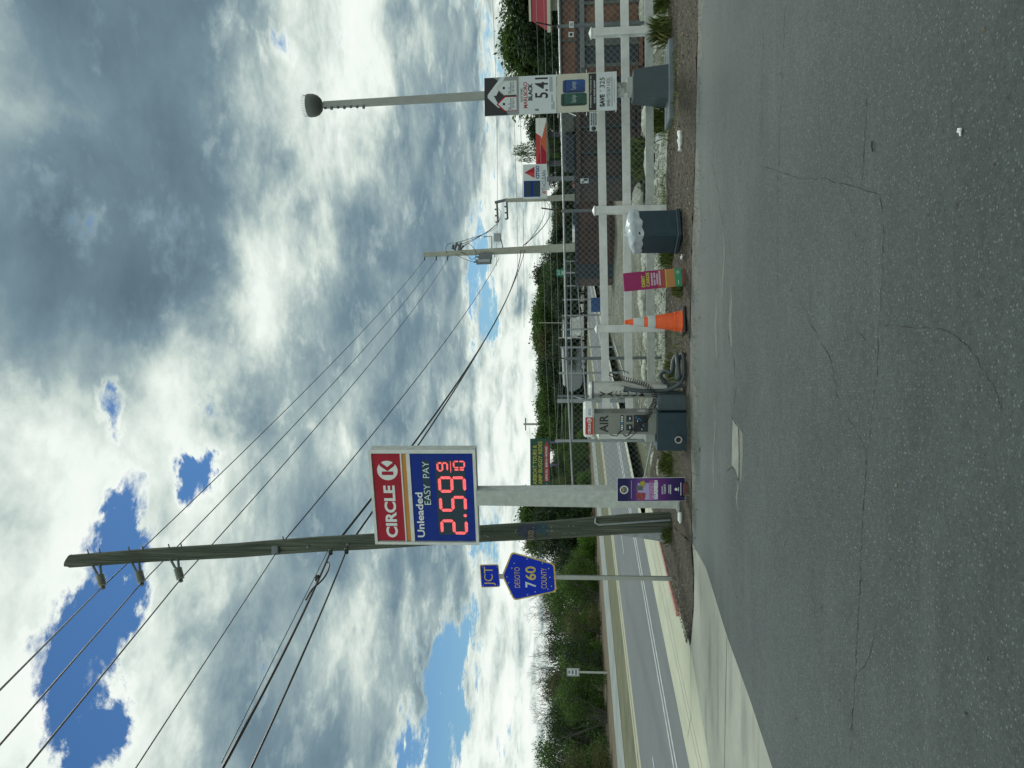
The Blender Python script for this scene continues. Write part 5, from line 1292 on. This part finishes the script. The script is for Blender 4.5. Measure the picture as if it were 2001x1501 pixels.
b = MB(); b.box(.9, 16, .9, 9, 0, 2.75); b.build('brick_wall', mat('painted_brick', (.42, .44, .38, 1), .8, var=.2, vs=5), bl)
b = MB(); b.loft([[(-.15, -.15, 2.85), (16, -.15, 2.85), (16, 10, 2.85), (-.15, 10, 2.85)], [(.45, .4, 3.85), (16, .4, 3.85), (16, 9.4, 3.85), (.45, 9.4, 3.85)]]); b.build('roof_fascia', mat('roof_red', (.26, .02, .035, 1), .5, var=.1), bl)
b = MB(); b.box(-.2, 16, -.2, -.14, 2.72, 2.9); b.box(-.2, -.14, -.14, 10, 2.72, 2.9); b.box(.4, 16, .33, .45, 3.83, 3.95); b.box(-.14, 16, -.14, .9, 2.70, 2.76); b.build('trim', cream, bl)
b = MB(); b.box(3, 3.9, .88, .9, 0, 2.1); b.build('door', galv_d, bl); b = MB(); b.box(5.5, 8, .88, .9, .9, 2.1); b.build('window', slate, bl)
# ---- green road sign, speed sign, billboard
t = thing('road_sign', 'small green road sign with white lettering in front of the distant trees', 'road sign', (XX(534, 70), 70, 0))
zz0, zz1 = ZZ(1104, 534, 70), ZZ(1087, 534, 70)
b = MB(); b.box(-.32, .32, 0, .03, zz0, zz1); pl2 = b.build('plate', mat('sign_green', (.01, .2, .12, 1), .4, var=.05), t); b = MB(); b.box(-.05, .05, .03, .1, 0, zz0+.3); b.build('post', galv, t)
b = MB(); b.text('US 17', -.2, .22, zz1-.34, zz1-.14, -.01, bold=.01); b.text('760', -.2, .15, zz0+.12, zz0+.32, -.01, bold=.01); b.build('lettering', wht, pl2)
sp = G(1187, 1315); t = thing('warning_sign', 'white framed traffic sign on a thin post before the scrub across the road', 'road sign', (sp.x, sp.y, 0))
kk = sp.y/FPX; b = MB(); b.box(-.045, .045, 0, .04, 0, 1.7-(1128-1120.6)*kk+.1); b.build('post', vinyl_dirty, t)
zz0, zz1 = 1.7-(1132-1120.6)*kk, 1.7+(1120.6-1108)*kk
b = MB(); b.box(-.20, .20, -.02, 0, zz0, zz1); pl2 = b.build('plate', paper, t)
b = MB(); 
for k in range(3): b.rect(-.13+.03*k, .13-.02*k, zz0+.12+.17*k, zz0+.20+.17*k, -.025)
frame_rect(b, -.18, .18, zz0+.02, zz1-.02, .02, -.026, -.021); b.build('lettering', galv_d, pl2)
Ya = 88.; x0 = XX(960, Ya); x1 = XX(858, Ya); w = x1-x0; z0, z1 = ZZ(1075, 900, Ya), ZZ(1036, 900, Ya)
ab = thing('billboard', 'dark green AIRBOAT TOURS billboard on purple posts left of the air machine', 'billboard', (x0, Ya, 0), R_(2))
b = MB(); b.box(-1.2, w, 0, .15, z0, z1); bd = b.build('panel', mat('board_green', (.008, .075, .055, 1), .5, var=.1), ab)
for x in (w*.1, w*.5, w*.93): b = MB(); b.box(x-.11, x+.11, .02, .24, 0, z0+.5); b.build('post', mat('post_purple', (.12, .12, .26, 1), .6, var=.1), ab)
b = MB(); b.text('AIRBOAT TOURS &', w*.12, w*.88, z1-.75, z1-.30, -.02, bold=.02); b.text('SWAMP BUGGY RIDES', -.1, w*.95, z1-1.38, z1-.93, -.02, bold=.02); b.build('lettering', mat('sign_yellow', (.45, .42, .05, 1), .5), bd)
b = MB(); b.use(mat('sign_redbar', (.35, .05, .05, 1), .5)).poly([(w*.18, z0+.12), (w*.85, z0+.12), (w*.96, z0+.38), (w*.85, z0+.66), (w*.18, z0+.66)], -.015); b.use(paper).text('(863) 884-4000', w*.2, w*.85, z0+.24, z0+.55, -.025, bold=.02); b.build('phone_strip', None, bd)
b = MB(); b.use(mat('boat_blue', (.12, .25, .32, 1), .5, var=.4)).poly([(-.9, z0+.05), (.7, z0+.05), (.9, z0+.45), (.3, z0+.75), (-.9, z0+.6)], -.016); b.build('boat_picture', None, bd)
# ---- white gabled house / shelter
Yh = 105.; t = thing('white_house', 'pale house with a white gabled roof behind the purple billboard posts', 'building', (XX(900, Yh), Yh, 0))
b = MB(); b.box(-3.2, 3.2, 0, 6, 0, 1.9); b.build('wall', mat('grey_wall', (.13, .15, .17, 1), .7, var=.1), t)
b = MB(); b.prism([(-3.6, 1.8), (3.6, 1.8), (1.4, 3.4), (.8, 3.4)], -.3, 6.3); b.build('roof', mat('white_roof', (.6, .7, .74, 1), .4, var=.03), t)
b = MB(); b.box(-2., -1., -.03, 0, .6, 1.5); b.build('window', slate, t)
# ---- vehicles
def wheel(t, x, y, r, w=.22):
    M = Matrix.Translation((x, y, r)) @ Matrix.Rotation(R_(90), 4, 'X')
    b = MB(); b.lathe([(r*.55, -w/2), (r, -w/2+.02), (r, w/2-.02), (r*.55, w/2)], 18, M); wh = b.build('wheel', black, t); b = MB(); b.lathe([(r*.5, -w/2-.01), (r*.55, -w/2), (r*.55, w/2), (r*.5, w/2+.01)], 14, M); b.build('rim', steel_dull, wh)
def car(label, x, y, rz, m, group='cars parked beyond the yard', pick=False):
    t = thing('parked_car' if not pick else 'pickup_truck', label, 'car' if not pick else 'truck', (x, y, 0), rz, group)
    L = 4.6 if not pick else 5.4
    P = [(-L/2, .35), (-L/2+.05, .8), (-L/2+.5, .92), (L/2-.9, .95), (L/2-.1, .8), (L/2, .4)]
    b = MB(); b.prism(P, -.9, .9); b.build('body', m, t)
    C = [(-1.5, .92), (-.95, 1.42), (.45, 1.45), (1.2, .94)] if not pick else [(-.6, .92), (-.45, 1.7), (.7, 1.7), (1.3, .94)]
    b = MB(); b.prism(C, -.78, .78); cbn = b.build('cabin', m, t)
    C2 = [(C[0][0]+.28, .97), (C[1][0]+.12, C[1][1]-.07), (C[2][0]-.05, C[2][1]-.07), (C[3][0]-.3, .97)]
    b = MB(); b.prism(C2, -.79, .79); b.build('side_window', slate, cbn)
    for sx in (-L/2+.85, L/2-.9):
        for sy in (-.82, .82): wheel(t, sx, sy, .33 if not pick else .4)
    for sy in (-.65, .65): b = MB(); b.box(L/2-.12, L/2-.02, sy-.15, sy+.15, .6, .72); b.build('headlight', wht, t)
    return t
cw = mat('car_white', (.6, .63, .64, 1), .25, var=0, coat=.6); cg = mat('car_silver', (.3, .33, .36, 1), .25, .4, var=0, coat=.6); cbk = mat('car_dark', (.03, .035, .045, 1), .25, var=0, coat=.6)
car('silver sedan left of the thin concrete pole beyond the yard', XX(430, 95), 95, R_(8), cg)
car('white car just right of the large concrete pole beyond the yard', XX(463, 92), 92, R_(80), cw)
car('dark car between gas sign pole and thin concrete pole', XX(372, 90), 90, R_(0), cbk)
car('white pickup under the canopy edge beyond the yard', XX(300, 75), 75, R_(15), cw, pick=True)
car('red car behind the chain link under the canopy', XX(345, 82), 82, R_(5), mat('car_red', (.35, .03, .04, 1), .3, var=0, coat=.6))
# semi tractor facing the viewer
Yt = 80.; t = thing('semi_truck', 'white semi truck with chrome bumper facing the viewer on the far road', 'truck', (XX(640, Yt), Yt, 0), 0)
b = MB(); b.box(-1.15, 1.15, .6, 4.6, .55, 2.55, bev=.12); b.build('cab', cw, t); b = MB(); b.box(-.95, .95, -.9, .7, .6, 1.75, bev=.12); b.build('hood', cw, t)
b = MB(); b.rect(-1., 1., 1.75, 2.4, .59); b.build('windshield', slate, t); b = MB(); b.rect(-.55, .55, .85, 1.65, -.91); b.build('grille', steel, t); b = MB(); b.box(-1.1, 1.1, -1.08, -.9, .35, .68, bev=.03); b.build('bumper', steel, t)
for sx in (-.8, .8):
    b = MB(); b.box(sx-.16, sx+.16, -.94, -.9, .8, 1.05); b.build('headlight', wht, t)
    M = Matrix.Translation((sx*1.2, -.2, .5)) @ Matrix.Rotation(R_(90), 4, 'Y'); b = MB(); b.lathe([(.3, -.14), (.5, -.12), (.5, .12), (.3, .14)], 16, M); b.build('wheel', black, t)
    b = MB(); b.tube([(sx*1.35, .7, 1.2), (sx*1.35, .7, 3.0)], .07, 8); b.build('exhaust_stack', steel, t); b = MB(); b.box(sx*1.4-.12*(sx < 0), sx*1.4+.12*(sx > 0), .3, .36, 1.6, 2.2); b.build('mirror', cw, t)
Yt = 82.; x0, x1 = XX(768, Yt), XX(678, Yt); w = x1-x0
t = thing('trailer', 'long pale trailer with sloped nose parked left of the semi truck', 'trailer', (x0, Yt, 0), 0)
tw = mat('trailer_skin', (.20, .225, .24, 1), .4, .2, var=.08)
b = MB(); b.prism([(0, 1.75), (.5, .75), (1.2, .5), (w, .5), (w, 2.55), (.9, 2.45)], 0, 2.4); b.build('body', tw, t)
b = MB(); b.prism([(.65, 2.38), (w*.97, 2.5), (w*.97, 2.72), (.9, 2.58)], -.05, 2.45); b.build('roof', wht, t)
for k in range(6): b = MB(); b.box(1.1+k*(w-1.3)/6, 1.14+k*(w-1.3)/6, -.03, 0, .55, 2.35); b.build('seam', galv, t)
b = MB(); b.box(w*.8, w*.9, -.02, 0, 1.4, 1.9); b.build('window', slate, t)
for k in (.55, .68): wheel(t, w*k, .1, .42)
# guard rail and low pipe barrier by the far road
Yt = 60.
for nm, lab, y0, y1, x, d0, d1 in (('guard_rail', 'galvanised guard rail along the road beyond the yard', 395, 545, 1122, 64, 52),):
    a = D(x, y0, d0); c = D(x+1, y1, d1); t = thing(nm, lab, 'guard rail', (0, 0, 0)); b = MB()
    b.add([(a.x, a.y, .45), (c.x, c.y, .45), (c.x, c.y, .78), (a.x, a.y, .78), (a.x, a.y+.05, .45), (c.x, c.y+.05, .45), (c.x, c.y+.05, .78), (a.x, a.y+.05, .78)], [(0,1,2,3),(4,7,6,5),(3,2,6,7),(0,4,5,1)]); b.build('rail', galv, t)
    for k in range(9):
        f = k/8; b = MB(); x_, y_ = a.x+(c.x-a.x)*f, a.y+(c.y-a.y)*f+.1; b.box(x_-.06, x_+.06, y_, y_+.12, -.1, .75); b.build('post', galv_d, t)
# ================================================================== trees and scrub
def leaf_mesh(name, seed, clumps, per, size, spread, m):
    r = np.random.default_rng(seed); P = []
    for (c, rad) in clumps:
        n = int(per*(rad/ .5)**2)+20
        d = r.normal(0, 1, (n, 3)); d /= np.linalg.norm(d, axis=1)[:, None]
        P.append(np.array(c)+d*(rad*r.uniform(.25, 1.08, n)**.6)[:, None]*np.array([1, 1, .75])+r.normal(0, spread, (n, 3)))
    P = np.concatenate(P); n = len(P)
    a = r.normal(0, 1, (n, 3)); a /= np.linalg.norm(a, axis=1)[:, None]
    b_ = np.cross(a, r.normal(0, 1, (n, 3))); b_ /= np.linalg.norm(b_, axis=1)[:, None]
    sz = (size*r.uniform(.5, 1.4, n))[:, None]
    v = np.stack([P-a*sz, P+b_*sz*.45, P+a*sz, P-b_*sz*.45], 1).reshape(-1, 3)
    me = bpy.data.meshes.new(name); me.vertices.add(4*n); me.vertices.foreach_set('co', v.ravel())
    me.loops.add(4*n); me.loops.foreach_set('vertex_index', np.arange(4*n)); me.polygons.add(n)
    me.polygons.foreach_set('loop_start', np.arange(0, 4*n, 4)); me.polygons.foreach_set('loop_total', np.full(n, 4))
    me.materials.append(m); me.update(calc_edges=True); return me
def branches(seed, h, r0, depth, b, p=None, d=None, L=None, ends=None, spread=.6):
    if p is None: random.seed(seed); p = Vector((0, 0, -.1)); d = Vector((0, 0, 1)); L = h*.36
    q = p+d*L; mid = (p+q)/2+Vector((random.gauss(0, .04), random.gauss(0, .04), 0))*L
    b.tube([p, mid, q], [r0, r0*.85, r0*.68], 6 if r0 > .03 else 3, cap=False)
    if ends is not None and depth <= 2: ends.append(q)
    if depth == 0: return
    for k in range(random.choice((2, 3, 3) if depth > 2 else (2, 3, 3, 4))):
        dd = (d+Vector((random.gauss(0, spread), random.gauss(0, spread), random.gauss(.12, spread*.6)))).normalized()
        branches(0, h, r0*.62, depth-1, b, q, dd, L*random.uniform(.62, .85), ends, spread)
def tree_proto(seed, h, rx, m, per=60, size=.16, nclump=16, zlo=.3, gaps=.0):
    b = MB(); ends = []; branches(seed, h, .045*h**.6*.8, 4, b, ends=ends, spread=.5)
    zmax = max(e.z for e in ends); k = h*.9/zmax; xm = max(max(abs(e.x), abs(e.y)) for e in ends); kx = rx*.85/xm
    b.v = [(x*kx, y*kx, z*k) for x, y, z in b.v]
    tr = bpy.data.meshes.new('trunk'); tr.from_pydata(b.v, [], b.f); tr.materials.append(bark)
    random.seed(seed+1); cl = []
    E_ = [Vector((e.x*kx, e.y*kx, e.z*k)) for e in ends if e.z*k > h*zlo]; random.shuffle(E_)
    for e in E_[:nclump]: cl.append((tuple(e), random.uniform(.16, .34)*rx))
    for q in range(nclump):
        a = random.uniform(0, 6.28); rr = rx*math.sqrt(random.random())*.8; z = random.uniform(zlo, .86)*h
        kf = math.sqrt(max(.05, 1-((z/h-.55)/.5)**2)); cl.append(((rr*kf*math.cos(a), rr*kf*math.sin(a), z), random.uniform(.16, .36)*rx))
    return tr, leaf_mesh('crown', seed, cl, per, size, .06*rx, m)
PROT = {}
PROT['green'] = tree_proto(1, 6, 3.2, leafA, 150, .115, 18)
PROT['dark'] = tree_proto(2, 6, 3.0, leafB, 170, .11, 20, .18)
PROT['olive'] = tree_proto(3, 6, 3.2, leafD, 130, .105, 18, .22)
PROT['airy'] = tree_proto(5, 6, 2.6, leafA, 40, .11, 12, .3)
PROT['bright'] = tree_proto(6, 6, 3.0, leafC, 130, .115, 16)
def shrub_proto(seed, h, rx, m, per, size, n=22):
    random.seed(seed); cl = []
    for q in range(n):
        a = random.uniform(0, 6.28); rr = rx*math.sqrt(random.random())*.85; z = random.uniform(.08, .85)*h*(1-.35*(rr/rx)**2)
        cl.append(((rr*math.cos(a), rr*math.sin(a)*.6, z), random.uniform(.22, .42)*h*.55))
    b = MB()
    for q in range(9):
        a = random.uniform(0, 6.28); b.tube([(.2*math.cos(a), .2*math.sin(a), -.1), (rx*.5*math.cos(a), rx*.4*math.sin(a), h*random.uniform(.6, .9))], [.04, .015], 4, cap=False)
    tr = bpy.data.meshes.new('stems'); tr.from_pydata(b.v, [], b.f); tr.materials.append(twig_m)
    return tr, leaf_mesh('foliage', seed, cl, per, size, .12, m)
PROT['scrubA'] = shrub_proto(11, 3.4, 2.9, leafA, 380, .058)
PROT['scrubB'] = shrub_proto(12, 3.4, 2.9, leafC, 360, .062)
PROT['scrubC'] = shrub_proto(13, 3.4, 2.9, leafD, 300, .052)
PROT['scrubD'] = shrub_proto(14, 3.4, 2.9, leafB, 400, .056)
for k, sd_ in (('bareA', 21), ('bareB', 25), ('bareC', 29)):
    b = MB(); branches(sd_, 5.5, .13, 6, b, spread=.55)
    zmax = max(v[2] for v in b.v); f = 5.5/zmax; b.v = [(x*f, y*f, z*f) for x, y, z in b.v]
    me = bpy.data.meshes.new('branches'); me.from_pydata(b.v, [], b.f); me.materials.append(twig_m)
    PROT[k] = (me, None)
def place(kind, name, label, cat, x, y, sc, rz, group, sxy=1.):
    tr, cr = PROT[kind]
    t = thing(name, label, cat, (x, y, -.05), rz, group); t.scale = (sc*sxy, sc*sxy, sc)
    o = bpy.data.objects.new('trunk' if not name.startswith('scrub') else 'stems', tr); COL.objects.link(o); o.parent = t
    if cr: c = bpy.data.objects.new('crown' if not name.startswith('scrub') else 'foliage', cr); COL.objects.link(c); c.parent = t
    return t
random.seed(77)
KN = {'green': 'green leafy tree', 'dark': 'dark dense tree', 'olive': 'olive brown-tinged tree', 'airy': 'thin sparse-leaved tree', 'bright': 'bright green tree',
      'scrubA': 'dark green scrub bush', 'scrubB': 'bright green scrub bush', 'scrubC': 'olive dry scrub bush', 'scrubD': 'blackish green scrub bush'}
TL = [ # photo y, top x, distance, kind, width scale, where
 (10, 985, 58, 'dark', 1.25, 'above the red-roofed building at the right edge'), (62, 970, 60, 'green', 1.0, 'tallest left of the red-roofed building'), (-40, 1000, 60, 'green', 1.2, 'at the very right frame edge'),
 (105, 1012, 62, 'green', 1.1, 'between red-roofed building and cigarette sign'), (135, 1040, 64, 'dark', 1.2, 'just right of the cigarette sign'), (85, 1050, 56, 'dark', 1.4, 'low beneath the tallest right-hand tree'),
 (185, 1045, 66, 'dark', 1.3, 'hidden partly behind the cigarette sign'), (235, 1026, 78, 'dark', 1.0, 'left of the cigarette sign above the canopy'), (280, 1040, 80, 'dark', 1.1, 'behind the middle of the canopy'), (315, 1052, 76, 'dark', .9, 'behind the gas sign and canopy end'),
 (293, 988, 72, 'airy', .30, 'spindly and rising high over the canopy'),
 (345, 1085, 125, 'dark', 1.4, 'low in the far tree line left of the gas sign'), (385, 1084, 130, 'olive', 1.5, 'low in the far tree line by the thin concrete pole'), (410, 1075, 130, 'dark', 1.5, 'in the far tree line left of the thin concrete pole'), (440, 1072, 128, 'olive', 1.4, 'in the far tree line midway between the poles'), (472, 1076, 126, 'dark', 1.4, 'in the far tree line at the large concrete pole'),
 (520, 1040, 92, 'dark', 1.0, 'behind the small green road sign'), (552, 1052, 90, 'dark', 1.0, 'left of the small green road sign'), (592, 1034, 86, 'green', 1.0, 'right of the thin mast'), (570, 1062, 80, 'dark', 1.3, 'low and wide behind the fence posts'),
 (640, 1036, 88, 'olive', 1.0, 'broad behind the semi truck'), (668, 1042, 90, 'olive', 1.0, 'left behind the semi truck'), (700, 1052, 88, 'dark', 1.0, 'behind the trailer roof'), (740, 1066, 86, 'dark', 1.2, 'low left end of the trailer'), (615, 1068, 84, 'dark', 1.3, 'low behind the mast foot'), (690, 1076, 84, 'dark', 1.3, 'low behind the trailer'),
 (575, 1042, 93, 'olive', 1.1, 'behind the blue board'), (612, 1040, 95, 'dark', 1.1, 'directly behind the thin mast'), (655, 1036, 97, 'green', 1.2, 'farther back behind the semi truck'), (688, 1042, 96, 'olive', 1.2, 'farther back right of the trailer'), (722, 1050, 95, 'dark', 1.2, 'farther back above the trailer'), (758, 1060, 96, 'olive', 1.2, 'farther back at the trailer nose'), (790, 1066, 97, 'dark', 1.2, 'farther back above the air machine topper'), (540, 1056, 96, 'dark', 1.2, 'farther back behind the green road sign'),
 (775, 1078, 92, 'dark', 1.2, 'low behind the air machine topper'), (808, 1040, 96, 'green', .9, 'right of the thin dark pole'), (838, 1040, 98, 'green', .9, 'between thin dark pole and billboard'), (815, 1072, 100, 'dark', 1.4, 'low below the thin dark pole'),
 (880, 1072, 112, 'dark', 1.4, 'behind the billboard posts at right'), (925, 1068, 112, 'dark', 1.4, 'behind the billboard posts at left'), (948, 1030, 100, 'airy', .8, 'at the left end of the billboard'), (985, 1060, 100, 'dark', 1., 'behind the white sign post'),
 (1000, 1008, 74, 'green', .7, 'between the white sign post and the wooden pole'), (1015, 1040, 60, 'dark', 1.0, 'directly behind the wooden pole'),
]
for i, (y, xt, d, kd, sxy, wh) in enumerate(TL):
    zt_ = ZZ(xt, y, d); sc = zt_/6.0*.98
    place(kd, 'tree', KN[kd]+' '+wh, 'tree', XX(y, d), d, sc, random.uniform(0, 6.28), 'background trees', sxy*(1.3 if kd != 'airy' else 1))
for (y, xt, d, k, wh) in ((725, 1048, 92, 'bareB', 'left of the trailer tree clump'), (765, 1062, 95, 'bareA', 'behind the vacuum tower top'), (1065, 1012, 50, 'bareA', 'left of the wooden pole'), (1100, 1020, 47, 'bareC', 'behind the pentagon sign'), (1165, 1008, 45, 'bareB', 'tallest left of the pentagon sign'), (1195, 1020, 44, 'bareA', 'leaning left of the pentagon sign'),
    (1225, 1038, 43, 'bareC', 'above the middle of the scrub'), (1272, 1036, 42, 'bareA', 'right above the small traffic sign'), (1318, 1030, 41, 'bareB', 'above the small traffic sign'), (1352, 1032, 41, 'bareC', 'left of the small traffic sign'), (1420, 1036, 40, 'bareA', 'above the left part of the scrub'), (1470, 1048, 40, 'bareB', 'near the left frame edge'), (1085, 1052, 52, 'bareB', 'low behind the pole of the pentagon sign'),
    (1140, 1028, 45, 'bareC', 'just left of the pentagon sign tip'), (1250, 1034, 43, 'bareB', 'between the sign cluster and the small traffic sign'), (1295, 1026, 42, 'bareC', 'twiggy beside the small traffic sign'), (1335, 1036, 41, 'bareA', 'second left of the small traffic sign'), (1385, 1030, 41, 'bareB', 'over the olive bushes at left'), (1445, 1038, 40, 'bareC', 'over the last bushes before the left edge'), (1490, 1044, 40, 'bareA', 'at the left frame edge')):
    aa = (1501-y-750.5)/FPX; d = d if y < 1000 else 33./(.269-.963*aa); zt_ = ZZ(xt, y, d); place(k, 'bare_tree', 'grey leafless tree '+wh, 'bare tree', XX(y, d), d, zt_/5.5, random.uniform(0, 6.28), 'leafless trees over the scrub', .8)
# scrub wall across the road, two ranks
ordn = ['first', 'second', 'third', 'fourth', 'fifth', 'sixth', 'seventh', 'eighth', 'ninth', 'tenth', 'eleventh', 'twelfth', 'thirteenth', 'fourteenth', 'fifteenth', 'sixteenth', 'seventeenth', 'eighteenth', 'nineteenth', 'twentieth']
kinds = ['scrubA', 'scrubC', 'scrubA', 'scrubD', 'scrubC', 'scrubA', 'scrubB', 'scrubD', 'scrubB', 'scrubB', 'scrubA', 'scrubB', 'scrubD', 'scrubA', 'scrubC', 'scrubD', 'scrubA', 'scrubD']
for rank, (off, h0, st) in enumerate(((27.2, .80, 3.6), (30., 1.08, 3.9), (33.5, 1.28, 5.))):
    t_ = 26.; i = 0
    while i < 18 and t_ < 125:
        x, y = rp(t_+random.uniform(-.6, .6), off+random.uniform(-.5, .5)); kd = kinds[(i+rank*5) % 18] if rank < 2 else ['scrubC', 'scrubD', 'scrubA'][i % 3]
        sc = h0*random.uniform(.9, 1.1)*(1+.0*i)
        place(kd, 'scrub_bush', ordn[i]+' '+KN[kd]+' from the left in the '+('front', 'middle', 'rear')[rank]+' rank across the road', 'bush', x, y, sc, random.uniform(-.4, .4)+RA, 'scrub bushes across the road')
        t_ += st*(1+.03*i); i += 1
